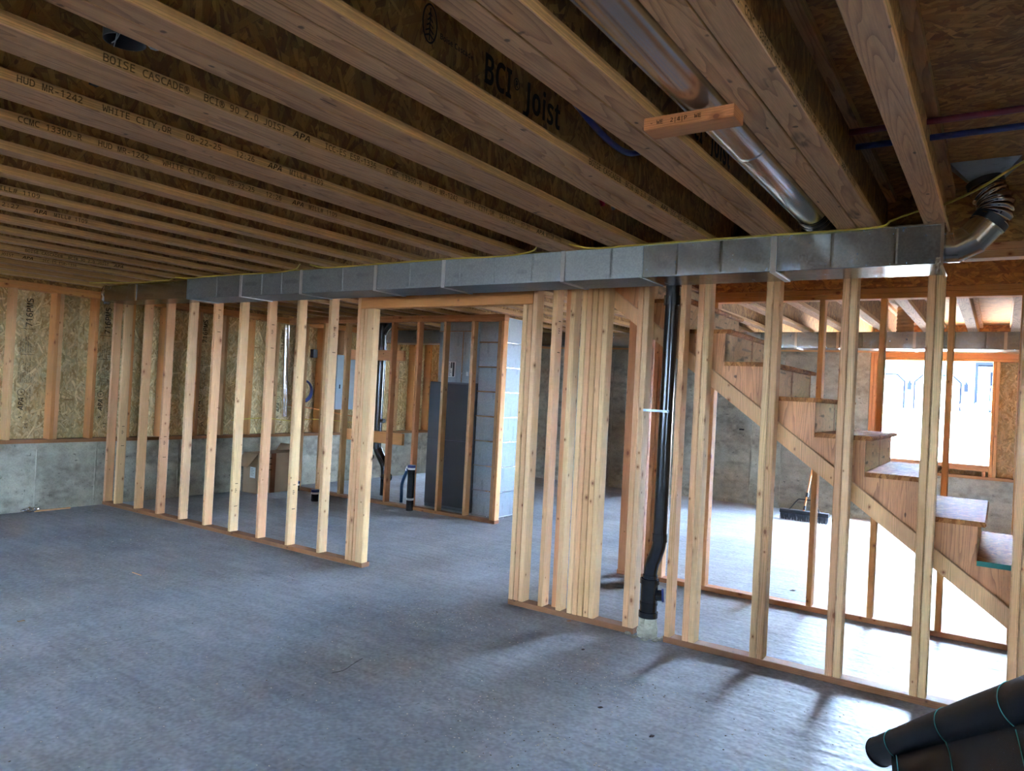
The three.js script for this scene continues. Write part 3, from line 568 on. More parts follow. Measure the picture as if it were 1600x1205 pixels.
{ // duct across the rear room
  const d = thing('rectangular_duct', 'galvanized rectangular duct crossing above the window at the rear', 'duct', [-2, 2.16, -9.05]);
  const z1 = -8.88, z0 = -9.2, xs = [3.4, 1.6, 0.9, 0.02, -0.79, -1.55, -2.0, -2.9, -3.8, -4.6, -5.5];
  for (let i = 0; i + 1 < xs.length; i++) add('duct_section', board('x', xs[i + 1], xs[i], 2.165, H - 0.003, z0, z1, 0.002), zincDuct, d);
  for (const x of xs.slice(1, -1)) { add('cleat', block(x - 0.014, x + 0.014, 2.158, H - 0.006, z1, z1 + 0.005, 'x'), zincBright, d); add('cleat', block(x - 0.014, x + 0.014, 2.158, 2.165, z0, z1 + 0.005, 'x'), zincBright, d); }
  for (const x of [-0.15, -0.42, -1.1, -1.3, -2.4, -3.3]) add('stiffening_bead', prism([[x - 0.008, z1], [x, z1 + 0.004], [x + 0.008, z1]], 'y', 2.175, H - 0.015), zincDuct, d);
  const fl = thing('flexible_duct', 'crinkled flexible duct rising from the rear duct between joists', 'duct', [-0.86, H, -9.0]);
  const g = new THREE.CylinderGeometry(0.085, 0.085, 0.29, 28, 30), p = g.attributes.position; for (let i = 0; i < p.count; i++) { const a = Math.atan2(p.getZ(i), p.getX(i)), w = 1 + 0.05 * Math.sin(p.getY(i) * 150 + a); p.setX(i, p.getX(i) * w); p.setZ(i, p.getZ(i) * w); } g.computeVertexNormals(); g.translate(-0.9, H + 0.147, -9.04); add('sleeve', g, std({ metalness: 1, roughness: 0.3, color: rgb(0.5, 0.42, 0.36) }), fl);
}
{ // furnace, plenum and return behind the short wall
  const f = thing('furnace', 'tall grey furnace cabinet behind the short stud wall', 'furnace', [-5.62, 0, -7.45]);
  add('cabinet', board('y', -5.99, -5.27, 0, 1.565, -7.78, -7.13, 0.006), furnaceGrey, f);
  add('lower_door', board('x', -5.79, -5.30, 0.04, 0.845, -7.13, -7.112, 0.004), furnaceDark, f);
  add('upper_door', board('x', -5.79, -5.30, 0.855, 1.55, -7.13, -7.112, 0.004), furnaceDark, f);
  add('side_panel', board('x', -5.98, -5.80, 0.85, 1.55, -7.13, -7.118, 0.003), furnaceGrey, f); add('side_panel', board('x', -5.98, -5.80, 0.04, 0.842, -7.13, -7.118, 0.003), furnaceGrey, f);
  const pl = thing('plenum', 'galvanized sheet metal plenum standing on top of the furnace', 'plenum', [-5.6, 1.565, -7.45]);
  add('box', board('y', -5.88, -5.32, 1.566, 2.345, -7.75, -7.14, 0.002), zinc, pl);
  for (const x of [-5.50, -5.34]) add('standing_seam', block(x - 0.006, x + 0.006, 1.57, 2.19, -7.14, -7.128), zincBright, pl);
  add('standing_seam', block(-5.88, -5.32, 2.19, 2.20, -7.14, -7.125, 'x'), zincBright, pl);
  const tag = printMap(96, 160, (g) => { g.fillStyle = '#e9e6df'; g.fillRect(0, 0, 96, 160); g.fillStyle = '#222'; g.fillRect(60, 6, 24, 148); g.font = 'bold 12px sans-serif'; for (let k = 0; k < 9; k++) g.fillRect(8, 14 + k * 16, 20 + (k * 7) % 24, 5); g.fillRect(36, 6, 18, 60); });
  printZ('rating_label', tag, pl, -5.715, -5.60, 1.63, 1.82, -7.1275);
  add('outlet_tag', block(-5.43, -5.40, 1.65, 1.70, -7.139, -7.127), white, pl);
  const r = thing('return_duct', 'tall galvanized return duct with horizontal seams at the wall end', 'duct', [-4.98, 0, -7.3]);
  const y = []; for (let k = 0; k <= 8; k++) y.push(0.02 + k * 0.2905);
  for (let k = 0; k < 8; k++) { add('duct_section', board('y', -5.16, -4.80, y[k], y[k + 1], -7.56, -7.02, 0.002), zinc, r); add('dimmed_side_wrap', block(-4.80, -4.794, y[k] + 0.006, y[k + 1] - 0.006, -7.555, -7.025, 'y'), dimmedWrap, r); if (k) for (const g of [block(-5.165, -4.792, y[k] - 0.007, y[k] + 0.007, -7.02, -7.011, 'x'), block(-4.80, -4.788, y[k] - 0.005, y[k] + 0.005, -7.56, -7.011, 'z')]) add('cleat', g, zincBright, r); }  // foil side panels toned darker than the front, offsetting the strong window light
  add('base_rail', block(-5.165, -4.79, 0, 0.02, -7.565, -7.012, 'x'), zincBright, r);
  const w = thing('branch_duct', 'pale metal branch duct running under the joists behind the furnace', 'duct', [-7, 2.1, -8.6]);
  add('box', board('x', -8.1, -5.9, 2.15, H - 0.0005, -8.75, -8.5, 0.003), zinc, w); add('edge', block(-8.1, -5.9, 2.142, 2.152, -8.5, -8.494, 'x'), zincBright, w);
}

// ---------- pipes and wires ----------
{
  const z = -4.36, p = thing('drain_pipe', 'shiny black plastic drain pipe standing in the long stud wall', 'pipe', [-1.77, 0, z]);
  add('pipe', tube([[-1.733, 2.345, z], [-1.735, 1.9, z], [-1.738, 1.2, z], [-1.738, 0.66, z], [-1.740, 0.58, z], [-1.762, 0.50, z], [-1.778, 0.46, z], [-1.788, 0.40, z], [-1.79, 0.32, z]], 0.0425, 80, 24, 0.35), blackPlastic, p);
  const hub = (y0, y1, r, x = -1.79) => add('fitting', cyl([x, y0, z], [x, y1, z], r, r, 28), blackPlastic, p);
  hub(0.355, 0.385, 0.047, -1.788); hub(0.12, 0.36, 0.053); hub(0.12, 0.155, 0.060); hub(0.20, 0.215, 0.056); hub(0.33, 0.36, 0.060);
  add('fitting', cyl([-1.737, 0.60, z], [-1.738, 0.65, z], 0.047, 0.047, 28), blackPlastic, p); add('fitting', cyl([-1.735, 2.08, z], [-1.735, 2.14, z], 0.050, 0.050, 28), blackPlastic, p);
  add('fitting', cyl([-1.79, 0.255, z], [-1.715, 0.262, z - 0.03], 0.034, 0.034, 22), blackPlastic, p); add('cleanout_cap', cyl([-1.718, 0.262, z - 0.029], [-1.706, 0.263, z - 0.034], 0.042, 0.042, 22), bluePex, p);
  add('riser_pipe', cyl([-1.79, 0.0, z], [-1.79, 0.13, z], 0.043, 0.043, 24), blackPlastic, p);
  const sock = new THREE.CylinderGeometry(0.046, 0.062, 0.125, 26, 10, true), q = sock.attributes.position; for (let i = 0; i < q.count; i++) { const a = Math.atan2(q.getZ(i), q.getX(i)), s = 0.95 + 0.22 * noise(a / 6.283 + 1, q.getY(i) * 6 + 1, 11, 9, 81); q.setXYZ(i, q.getX(i) * s, q.getY(i) + (q.getY(i) > 0.05 ? 0.03 * (noise(a / 6.283 + 1, 0.3, 7, 5, 82) - 0.6) : 0), q.getZ(i) * s); } sock.computeVertexNormals(); sock.translate(-1.79, 0.063, z); add('foam_wrap', sock, std({ map: wallTex, color: rgb(1.2, 1.2, 1.15), roughness: 0.9, side: THREE.DoubleSide }), p);
  add('strap', block(-1.872, -1.70, 1.408, 1.423, AZ - 0.0, AZ + 0.003, 'x'), zincDull, p);
  for (let k = 0; k < 9; k++) { const a = k * 0.7, g = new THREE.IcosahedronGeometry(rr(0.012, 0.03), 0); g.scale(1, 0.4, 1); g.translate(-1.79 + Math.cos(a) * rr(0.08, 0.14), 0.005, z + 0.02 + Math.sin(a) * 0.07); add('rubble', g, concrete, p); }
}
{
  const p = thing('drain_stack', 'black vent and drain stack with side branch behind the short wall', 'pipe', [-7.0, 0, -7.35]), z = -7.35;
  add('stack', tube([[-7.06, 2.345, z], [-7.06, 1.8, z], [-7.06, 0.70, z], [-7.05, 0.62, z], [-6.97, 0.50, z], [-6.90, 0.40, z], [-6.885, 0.30, z], [-6.885, 0.0, z]], 0.057, 70, 20, 0.3), blackPlastic, p);
  add('vent_branch', tube([[-7.235, 2.345, z], [-7.235, 2.15, z], [-7.225, 2.08, z], [-7.13, 1.97, z], [-7.07, 1.90, z]], 0.032, 50, 16, 0.3), blackPlastic, p);
  add('vent_branch', tube([[-7.06, 2.15, z], [-7.0, 2.24, z], [-6.95, 2.3, z], [-6.93, 2.345, z]], 0.04, 30, 16, 0.3), blackPlastic, p);
  for (const y of [0.72, 1.95, 2.2]) add('fitting', cyl([-7.06, y, z], [-7.06, y + 0.06, z], 0.064, 0.064, 24), blackPlastic, p);
  add('cleanout', cyl([-6.9, 0.25, z], [-6.80, 0.25, z + 0.02], 0.06, 0.06, 22), blackPlastic, p); add('fitting', cyl([-7.06, 1.0, z], [-6.95, 1.0, z], 0.03, 0.03, 16), blackPlastic, p);
  add('trap', cyl([-7.26, 0.52, z], [-7.16, 0.48, z], 0.065, 0.05, 20), blackPlastic, p);
}
function stub(name, x, z, h, r, label) { const p = thing(name, label, 'pipe', [x, 0, z]); add('pipe', cyl([x, 0, z], [x, h, z], r, r, 22), blackPlastic, p); add('tape', cyl([x, h - 0.05, z], [x, h - 0.028, z], r + 0.002, r + 0.002, 22), white, p); add('cap', cyl([x, h - 0.026, z], [x, h + 0.004, z], r + 0.006, r + 0.006, 22), bluePex, p); return p; }
{ const p = stub('pipe_stub', -5.85, -6.70, 0.54, 0.043, 'black capped pipe stub rising before the short wall plate'); add('tape', cyl([-5.85, 0.125, -6.70], [-5.85, 0.15, -6.70], 0.045, 0.045, 22), white, p); }
stub('pipe_stub', -7.05, -6.29, 0.14, 0.045, 'short black pipe stub on the floor beside the left studs'); stub('pipe_stub', -7.9, -6.70, 0.12, 0.05, 'low blue-capped pipe stub beside the cardboard box');
{ const h = thing('water_line', 'blue plastic water line stub curving out of the floor', 'pipe', [-6.3, 0, -7.05]); add('line', tube([[-6.32, 0, -7.07], [-6.32, 0.12, -7.07], [-6.30, 0.25, -7.05], [-6.24, 0.40, -7.05], [-6.22, 0.45, -7.05]], 0.02, 40, 10), std({ color: rgb(0.03, 0.10, 0.22), roughness: 0.4 }), h); add('tip', cyl([-6.235, 0.42, -7.05], [-6.22, 0.47, -7.05], 0.022, 0.018, 12), white, h); }
single('water_pipe', tube([[-0.596, 2.60, -3.17], [0.3, 2.598, -3.17], [1.5, 2.60, -3.17], [3.4, 2.6, -3.17]], 0.0125, 60, 10), redPex, 'dark red plastic water pipe crossing the bay below the subfloor', 'pipe');
single('water_pipe', tube([[-0.596, 2.59, -3.33], [0.3, 2.588, -3.33], [1.5, 2.59, -3.33], [3.4, 2.59, -3.33]], 0.0125, 60, 10), bluePex, 'dark blue plastic water pipe crossing the bay below the subfloor', 'pipe');
single('water_pipe', tube([[-1.272, 2.58, -1.98], [-1.268, 2.50, -2.22], [-1.264, 2.452, -2.46], [-1.264, 2.462, -2.66], [-1.272, 2.56, -2.9]], 0.012, 50, 10), bluePex, 'blue plastic water pipe sagging inside the lettered joist bay', 'pipe');
{ const w = thing('pipe_end', 'red pipe end poking below a doubled joist near the duct', 'pipe', [-1.63, 2.42, -3.15]); add('tip', tube([[-1.635, 2.52, -3.13], [-1.632, 2.44, -3.14], [-1.626, 2.405, -3.15]], 0.011, 16, 10), std({ color: rgb(0.55, 0.03, 0.05), roughness: 0.4 }), w);
  const b = thing('pipe_end', 'small blue pipe end beside the red one below a doubled joist', 'pipe', [-1.62, 2.42, -3.25]); add('tip', tube([[-1.63, 2.52, -3.24], [-1.625, 2.43, -3.25], [-1.62, 2.41, -3.25]], 0.009, 16, 10), std({ color: rgb(0.25, 0.32, 0.5), roughness: 0.4 }), b); }
{
  const y = H - 0.0065, z = -3.772, P = [[0.5, 2.47, -2.45], [0.038, 2.43, -3.25], [-0.095, 2.42, -3.51], [-0.236, 2.405, -3.69], [-0.345, 2.40, -3.755], [-0.45, 2.37, -3.766], [-0.53, y, z], [-1.0, y, z], [-1.45, y, z], [-1.75, y, z], [-1.95, y - 0.004, z + 0.005], [-2.06, y + 0.006, z + 0.02], [-2.12, H + 0.012, -3.70]];
  single('electrical_cable', tube(P, 0.0052, 160, 8), yellow, 'yellow electrical cable lying along the top of the long duct, right length', 'cable');
  const Q = [[-2.335, H + 0.02, -3.70], [-2.40, y + 0.006, z + 0.02], [-2.55, y - 0.006, z], [-2.75, y - 0.008, z], [-3.1, y, z], [-3.7, y, z], [-4.1, y - 0.002, z], [-4.28, y + 0.004, z + 0.01], [-4.36, H + 0.015, -3.72]];
  single('electrical_cable', tube(Q, 0.0052, 120, 8), yellow, 'yellow electrical cable lying along the long duct, middle length', 'cable');
  const S = [[-4.46, H + 0.02, -3.71], [-4.58, y + 0.004, z + 0.01], [-4.8, y - 0.008, z], [-5.2, y - 0.004, z], [-5.7, y, z], [-6.0, y - 0.006, z], [-6.2, H + 0.006, z], [-6.28, y - 0.002, z], [-6.6, y - 0.01, z], [-6.9, y - 0.006, z], [-7.2, y, z + 0.02], [-7.5, y, z + 0.1]];
  single('electrical_cable', tube(S, 0.0052, 140, 8), yellow, 'yellow electrical cable lying along the long duct, far left length', 'cable');
}
{ // recessed light can
  const c = thing('recessed_light_can', 'black recessed light can hanging between two joists', 'light fixture', [-2.035, 2.41, -1.10]), x = -2.02, z = -1.045;
  const prof = [[0.0, 0.17], [0.050, 0.17], [0.053, 0.165], [0.053, 0.0], [0.050, 0.0], [0.049, 0.16], [0.0, 0.162]].map(([a, b]) => new THREE.Vector2(a, b));
  const g = new THREE.LatheGeometry(prof, 40); g.translate(x, 2.385, z); add('housing', g, std({ color: rgb(0.012, 0.012, 0.014), roughness: 0.5, side: THREE.DoubleSide }), c);
  add('wire', tube([[x - 0.01, 2.45, z + 0.01], [x - 0.02, 2.40, z + 0.012], [x - 0.025, 2.372, z + 0.015]], 0.0017, 16, 6), white, c); add('wire', tube([[x - 0.005, 2.44, z], [x - 0.03, 2.40, z + 0.005], [x - 0.038, 2.385, z + 0.015]], 0.0017, 16, 6), white, c);
  add('cable', tube([[x + 0.01, 2.41, z - 0.052], [x + 0.012, 2.395, z - 0.07], [x + 0.025, 2.40, z - 0.09], [x + 0.05, 2.43, z - 0.11], [x + 0.06, 2.6, z - 0.12]], 0.004, 24, 8), white, c);
  const d = thing('cable_end', 'white cable end with black clip hanging left of the light can', 'cable', [-2.44, 2.42, -1.2]); add('cable', tube([[-2.583, 2.50, -1.31], [-2.50, 2.46, -1.29], [-2.455, 2.425, -1.21], [-2.462, 2.42, -1.19]], 0.005, 20, 8), white, d); add('clip', block(-2.475, -2.455, 2.405, 2.43, -1.20, -1.175), blackDull, d);
}
{ // wiring on the left wall beyond the framed wall
  const x = XL + 0.01, coil = thing('cable_coil', 'coil of blue cable hanging on the left wall studs', 'cable coil', [x, 1.2, -7.03]);
  for (let k = 0; k < 4; k++) { const g = new THREE.TorusGeometry(0.125 + k * 0.006, 0.007, 8, 36); g.scale(1, 1.08, 1); g.rotateY(Math.PI / 2); g.rotateX(k * 0.06); g.translate(x + 0.03 + k * 0.008, 1.355 - k * 0.004, -7.03); add('loop', g, bluePex, coil); }
  const e = thing('breaker_box', 'flat grey breaker box on the left wall', 'breaker box', [XL + 0.05, 1.09, -7.77]); add('cabinet', board('y', XL + 0.001, XL + 0.10, 1.09, 1.90, -7.96, -7.58, 0.004), std({ color: rgb(0.22, 0.26, 0.28), roughness: 0.5, metalness: 0.3 }), e); add('latch', block(XL + 0.10, XL + 0.106, 1.4, 1.46, -7.66, -7.64), blackDull, e);
  single('electrical_cable', tube([[XL + 0.007, 0.93, -5.9], [XL + 0.007, 0.96, -6.4], [XL + 0.007, 0.925, -6.8], [XL + 0.007, 0.94, -7.3], [XL + 0.007, 0.90, -7.9], [XL + 0.007, 0.86, -8.3]], 0.006, 60, 8), yellow, 'yellow cable strung low along the left wall studs', 'cable');
  single('electrical_cable', tube([[XL + 0.007, 1.14, -6.8], [XL + 0.007, 1.10, -7.2], [XL + 0.007, 1.03, -7.7], [XL + 0.007, 0.96, -8.2]], 0.006, 50, 8), orangeWire, 'orange cable strung along the left wall below the coil', 'cable');
  single('conduit', cyl([XL + 0.036, 0.98, -6.72], [XL + 0.036, 2.25, -6.68], 0.035, 0.035, 18), zincBright, 'vertical metal conduit on the left wall above the cardboard box', 'conduit');
  single('water_line', tube([[-7.03, 1.3, -6.892], [-7.04, 1.7, -6.892], [-7.02, 2.1, -6.892], [-7.0, 2.345, -6.892]], 0.012, 30, 8), bluePex, 'blue plastic water line climbing beside the short wall stud', 'pipe'); single('water_line', tube([[-6.93, 1.6, -6.892], [-6.92, 2.0, -6.892], [-6.88, 2.345, -6.892]], 0.012, 30, 8), bluePex, 'shorter blue water line between the wall stud and the black stack', 'pipe');
  const m = thing('junction_box', 'small black junction box on a left wall stud', 'junction box', [XL, 1.85, -7.3]); add('box', board('y', XL - 0.06, XL + 0.01, 1.83, 1.95, -7.28, -7.2, 0.003), blackDull, m);
  const o = thing('outlet_box', 'small blue outlet box on the concrete left wall', 'outlet box', [XL, 0.4, -6.9]); add('box', board('y', XL, XL + 0.04, 0.42, 0.52, -6.98, -6.9, 0.003), bluePex, o);
}

// ---------- loose things ----------
{
  const b = thing('cardboard_box', 'open cardboard box on the floor by the left wall', 'box', [-8.0, 0, -6.3]);
  const x0 = -8.20, x1 = -7.91, z0 = -6.58, z1 = -6.08, h = 0.52, t = 0.006;
  add('side', block(x0, x1, 0, h, z1 - t, z1), cardboard, b); add('side', block(x0, x1, 0, h, z0, z0 + t), cardboard, b); add('side', block(x0, x0 + t, 0, h, z0, z1), cardboard, b); add('side', block(x1 - t, x1, 0, h, z0, z1), cardboard, b); add('bottom', block(x0, x1, 0, t, z0, z1), cardboardIn, b);
  const flap = (pts) => { const g = new THREE.BufferGeometry(); const P = pts.map((q) => V(...q)), N = V().crossVectors(P[1].clone().sub(P[0]), P[3].clone().sub(P[0])).normalize().multiplyScalar(0.004); const Q = [...P, ...P.map((q) => q.clone().add(N))]; g.setAttribute('position', new THREE.Float32BufferAttribute(Q.flatMap((q) => q.toArray()), 3)); g.setIndex([0, 1, 2, 0, 2, 3, 4, 6, 5, 4, 7, 6, 0, 4, 5, 0, 5, 1, 1, 5, 6, 1, 6, 2, 2, 6, 7, 2, 7, 3, 3, 7, 4, 3, 4, 0]); const n = g.toNonIndexed(); n.computeVertexNormals(); n.setAttribute('uv', new THREE.Float32BufferAttribute(new Array(n.attributes.position.count * 2).fill(0), 2)); add('flap', n, cardboard, b); };
  flap([[x0, h, z1], [x1, h, z1], [x1 - 0.03, h - 0.17, z1 + 0.14], [x0 + 0.02, h - 0.15, z1 + 0.14]]); flap([[x1, h, z1], [x1, h, z0], [x1 + 0.10, h + 0.05, z0], [x1 + 0.10, h + 0.05, z1]]); flap([[x0, h, z0], [x1, h, z0], [x1, h + 0.1, z0 - 0.08], [x0, h + 0.1, z0 - 0.08]]);
  printX('packing_tape', printMap(64, 64, (g) => { g.fillStyle = 'rgba(120,72,40,0.9)'; g.fillRect(0, 0, 64, 64); }), b, x1 + 0.0008, 0.0, h, z0 + 0.30, z0 + 0.22);
  printZ('paper_label', printMap(128, 150, (g) => { g.fillStyle = '#d8dbd8'; g.fillRect(0, 0, 128, 150); g.fillStyle = '#777'; for (let k = 0; k < 5; k++) g.fillRect(14, 22 + k * 22, 60 + (k * 17) % 30, 6); }), b, -8.06, -7.95, 0.20, 0.34, z1 + 0.0009);
  printX('print', printMap(256, 256, (g) => { g.fillStyle = 'rgba(40,30,40,0.75)'; for (let k = 0; k < 5; k++) g.fillRect(10, 12 + k * 22, 120 - (k % 2) * 40, 7); }), b, x1 + 0.0009, 0.04, 0.48, z1 - 0.03, z1 - 0.40);
}
{ // push broom at the rear wall
  const b = thing('push_broom', 'push broom with black bristles standing before the rear concrete wall', 'broom', [-2.07, 0, -10.1]), z = -10.11;
  add('head', board('x', -2.37, -1.77, 0.085, 0.135, z - 0.04, z + 0.04, 0.006), blackDull, b);
  const br = []; for (let i = 0; i < 46; i++) for (let j = 0; j < 4; j++) { const x = -2.36 + i * 0.0128, zz = z - 0.03 + j * 0.02; br.push(cyl([x, 0.09, zz], [x + rr(-0.008, 0.008), 0.0, zz + rr(-0.01, 0.01) + (j - 1.5) * 0.01], 0.005, 0.003, 5)); }
  const bm = add('bristles', mergeGeometries(br), std({ color: rgb(0.03, 0.035, 0.045), roughness: 0.5 }), b); bm.userData.kind = 'stuff';
  add('handle', cyl([-2.075, 0.13, z], [-2.04, 1.55, ZR + 0.03], 0.0125, 0.0125, 12), std({ map: woodTex, color: rgb(0.95, 0.55, 0.25), roughness: 0.5 }), b);
  add('ferrule', cyl([-2.074, 0.14, z - 0.005], [-2.071, 0.19, z - 0.035], 0.016, 0.016, 12), blackDull, b); add('ferrule', cyl([-2.068, 0.30, z - 0.11], [-2.066, 0.35, z - 0.145], 0.02, 0.02, 12), blackDull, b);
  add('brace', tube([[-2.26, 0.13, z], [-2.16, 0.27, z - 0.06], [-2.07, 0.27, z - 0.09]], 0.008, 24, 8, 0.1), blackDull, b); add('brace', tube([[-1.88, 0.13, z], [-1.98, 0.27, z - 0.06], [-2.07, 0.27, z - 0.09]], 0.008, 24, 8, 0.1), blackDull, b);
}
{ // roll of black fabric in the near corner
  const r = thing('fabric_roll', 'black woven fabric roll with green threads draped in the near corner', 'fabric roll', [0.05, 0, -2.95]);
  const weave = computed(256, 256, (u, v) => { const a = Math.sin(u * 6.283 * 32) * Math.sin(v * 6.283 * 32); return [128 + a * 100]; }, [8, 8], false);
  const fab = new THREE.MeshPhysicalMaterial({ specularIntensity: 0.55, color: rgb(0.003, 0.003, 0.004), roughness: 0.27, bumpMap: weave, bumpScale: 0.0006, side: THREE.DoubleSide });
  const A = V(-0.362, 0.075, -3.43), B = V(0.36, 0.86, -2.55), d = B.clone().sub(A), e1 = V(0, 1, 0).addScaledVector(d.clone().normalize(), -d.clone().normalize().y).normalize(), e2 = V().crossVectors(d.clone().normalize(), e1);
  const NU = 60, NV = 48, pos = [], uv = [], idx = [];
  const R = (t, a) => (0.056 + 0.040 * t) * (1 + 0.05 * (noise(t, a / 6.2832, 6, 5, 91) - 0.5) + 0.03 * Math.sin(a * 2 + t * 5));
  for (let i = 0; i <= NU; i++) for (let j = 0; j <= NV; j++) { const t = i / NU, a = j / NV * Math.PI * 2, c = A.clone().addScaledVector(d, t).addScaledVector(e1, Math.cos(a) * R(t, a)).addScaledVector(e2, Math.sin(a) * R(t, a)); pos.push(...c.toArray()); uv.push(t * 1.3, a * 0.08); }
  const q = (w, i, j) => i * (w + 1) + j;
  for (let i = 0; i < NU; i++) for (let j = 0; j < NV; j++) idx.push(q(NV, i, j), q(NV, i + 1, j), q(NV, i, j + 1), q(NV, i, j + 1), q(NV, i + 1, j), q(NV, i + 1, j + 1));
  const g = new THREE.BufferGeometry(); g.setAttribute('position', new THREE.Float32BufferAttribute(pos, 3)); g.setAttribute('uv', new THREE.Float32BufferAttribute(uv, 2)); g.setIndex(idx); g.computeVertexNormals(); add('roll', g, fab, r);
  const tor = new THREE.TorusGeometry(0.053, 0.006, 8, 36); tor.applyQuaternion(new THREE.Quaternion().setFromUnitVectors(V(0, 0, 1), d.clone().normalize())); tor.translate(...A.toArray()); add('roll_edge', tor, fab, r);
  // hanging sheet from the underside of the roll to the floor
  const S = (t, s) => {
    const top = A.clone().addScaledVector(d, 0.10 + t * 0.9), a0 = 2.3; top.addScaledVector(e1, Math.cos(a0) * R(t, a0) * 0.96).addScaledVector(e2, Math.sin(a0) * R(t, a0) * 0.96);
    const bot = V(-0.20 + t * 0.78, 0.006, -3.13 + t * 0.75), c = top.clone().lerp(bot, s), w = Math.sin(Math.PI * Math.min(1, s * 1.15)) * 0.9 + s * 0.2;
    c.z += w * 0.16 + 0.05 * w * (Math.sin(t * 11 + s * 4) + 0.8 * Math.sin(s * 14 - t * 6)) + 0.05 * w * noise(t, s, 9, 7, 93); c.y += 0.07 * w * Math.sin(s * 12 + t * 5) * (1 - s) + 0.08 * w * noise(t, s, 6, 5, 92); c.y = Math.max(c.y, 0.006); return c;
  };
  const sp = [], su = [], si = [], M = 70; for (let i = 0; i <= M; i++) for (let j = 0; j <= M; j++) { sp.push(...S(i / M, j / M).toArray()); su.push(i / M, j / M); }
  for (let i = 0; i < M; i++) for (let j = 0; j < M; j++) si.push(q(M, i, j), q(M, i + 1, j), q(M, i, j + 1), q(M, i, j + 1), q(M, i + 1, j), q(M, i + 1, j + 1));
  const sg = new THREE.BufferGeometry(); sg.setAttribute('position', new THREE.Float32BufferAttribute(sp, 3)); sg.setAttribute('uv', new THREE.Float32BufferAttribute(su, 2)); sg.setIndex(si); sg.computeVertexNormals(); add('loose_sheet', sg, fab, r);
  const green = std({ color: rgb(0.05, 0.30, 0.26), roughness: 0.6 });
  for (const t of [0.10, 0.36, 0.62]) { const pts = []; for (let k = 0; k <= 24; k++) { const a = -0.6 + k / 24 * 3.0; pts.push(A.clone().addScaledVector(d, t + 0.02 * k / 24).addScaledVector(e1, Math.cos(a) * (R(t, a) + 0.001)).addScaledVector(e2, Math.sin(a) * (R(t, a) + 0.001))); } add('thread', tube(pts, 0.0016, 50, 6), green, r); }
  for (const t of [0.03, 0.30, 0.60]) { const pts = []; for (let k = 0; k <= 24; k++) { const c = S(t + 0.03 * k / 24, 0.02 + k / 24 * 0.97); c.z += 0.002; c.y += 0.0015; pts.push(c); } add('thread', tube(pts, 0.0016, 60, 6), green, r); }
}
// scraps on the floor
function flake(name, x, z, s, m, label, cat, turn = 0) { const g = new THREE.PlaneGeometry(s * 1.8, s, 6, 4), p = g.attributes.position; for (let i = 0; i < p.count; i++) { const a = p.getX(i) / s, b = p.getY(i) / s; p.setY(i, p.getY(i) * Math.sqrt(Math.max(0.02, 1 - (a / 0.92) ** 2))); p.setZ(i, 0.12 * s * Math.sin(a * 3 + b * 2) + 0.14 * s); } g.rotateX(-Math.PI / 2); g.rotateY(turn); g.computeVertexNormals(); g.translate(x, 0.002, z); m.side = THREE.DoubleSide; single(name, g, m, label, cat); }
flake('dry_leaf', -4.698, -2.024, 0.028, std({ color: rgb(0.32, 0.20, 0.10), roughness: 0.9 }), 'small tan leaf lying alone on the left floor', 'leaf', 0.4);
flake('dry_leaf', -1.221, -3.087, 0.016, std({ color: rgb(0.05, 0.03, 0.03), roughness: 0.9 }), 'dark curled leaf on the foreground floor near the center right', 'leaf', 1.2);
flake('dry_leaf', -1.533, -3.204, 0.018, std({ color: rgb(0.04, 0.025, 0.02), roughness: 0.9 }), 'dark leaf scrap on the floor, middle of three before the drain pipe', 'leaf', 0.2);
flake('dry_leaf', -1.975, -3.856, 0.016, std({ color: rgb(0.05, 0.035, 0.03), roughness: 0.9 }), 'small dark leaf on the floor nearest the stud cluster plate', 'leaf', 0.8);
flake('dry_leaf', -2.30, -4.27, 0.022, std({ color: rgb(0.33, 0.20, 0.09), roughness: 0.9 }), 'brown leaf against the bottom plate below the stud cluster', 'leaf', 0.1);
flake('dry_leaf', -1.331, -6.227, 0.03, std({ color: rgb(0.04, 0.03, 0.03), roughness: 0.9 }), 'dark leaf on the floor beyond the stairs', 'leaf', 0.6);
single('wood_splinter', board('x', -5.31, -5.19, 0, 0.005, -3.026, -3.018, 0.001), fir[2], 'pale thin wood splinter on the left foreground floor', 'splinter');
single('wire_scrap', tube([[-2.791, 0.003, -2.664], [-2.772, 0.004, -2.73], [-2.784, 0.012, -2.809], [-2.795, 0.016, -2.885]], 0.0015, 30, 6), blackDull, 'thin curved dark wire scrap on the center foreground floor', 'wire');
single('wood_stick', board('z', XL + 0.05, XL + 0.075, 0, 0.015, -3.95, -3.60, 0.003), fir[4], 'pale wood stick along the foot of the left concrete wall', 'stick');
{ const g = new THREE.IcosahedronGeometry(0.05, 3), p = g.attributes.position; for (let i = 0; i < p.count; i++) { const v = V().fromBufferAttribute(p, i), s = 0.6 + 0.8 * noise(v.x * 9 + 2, v.y * 9 + v.z * 11 + 2, 33, 27, 95); p.setXYZ(i, v.x * s, v.y * s * 0.5, v.z * s * 1.4); } g.computeVertexNormals(); g.computeBoundingBox(); g.translate(XL + 0.07, -g.boundingBox.min.y, -3.55); single('foil_scrap', g, foil, 'crumpled foil scrap on the floor by the left wall', 'scrap'); }
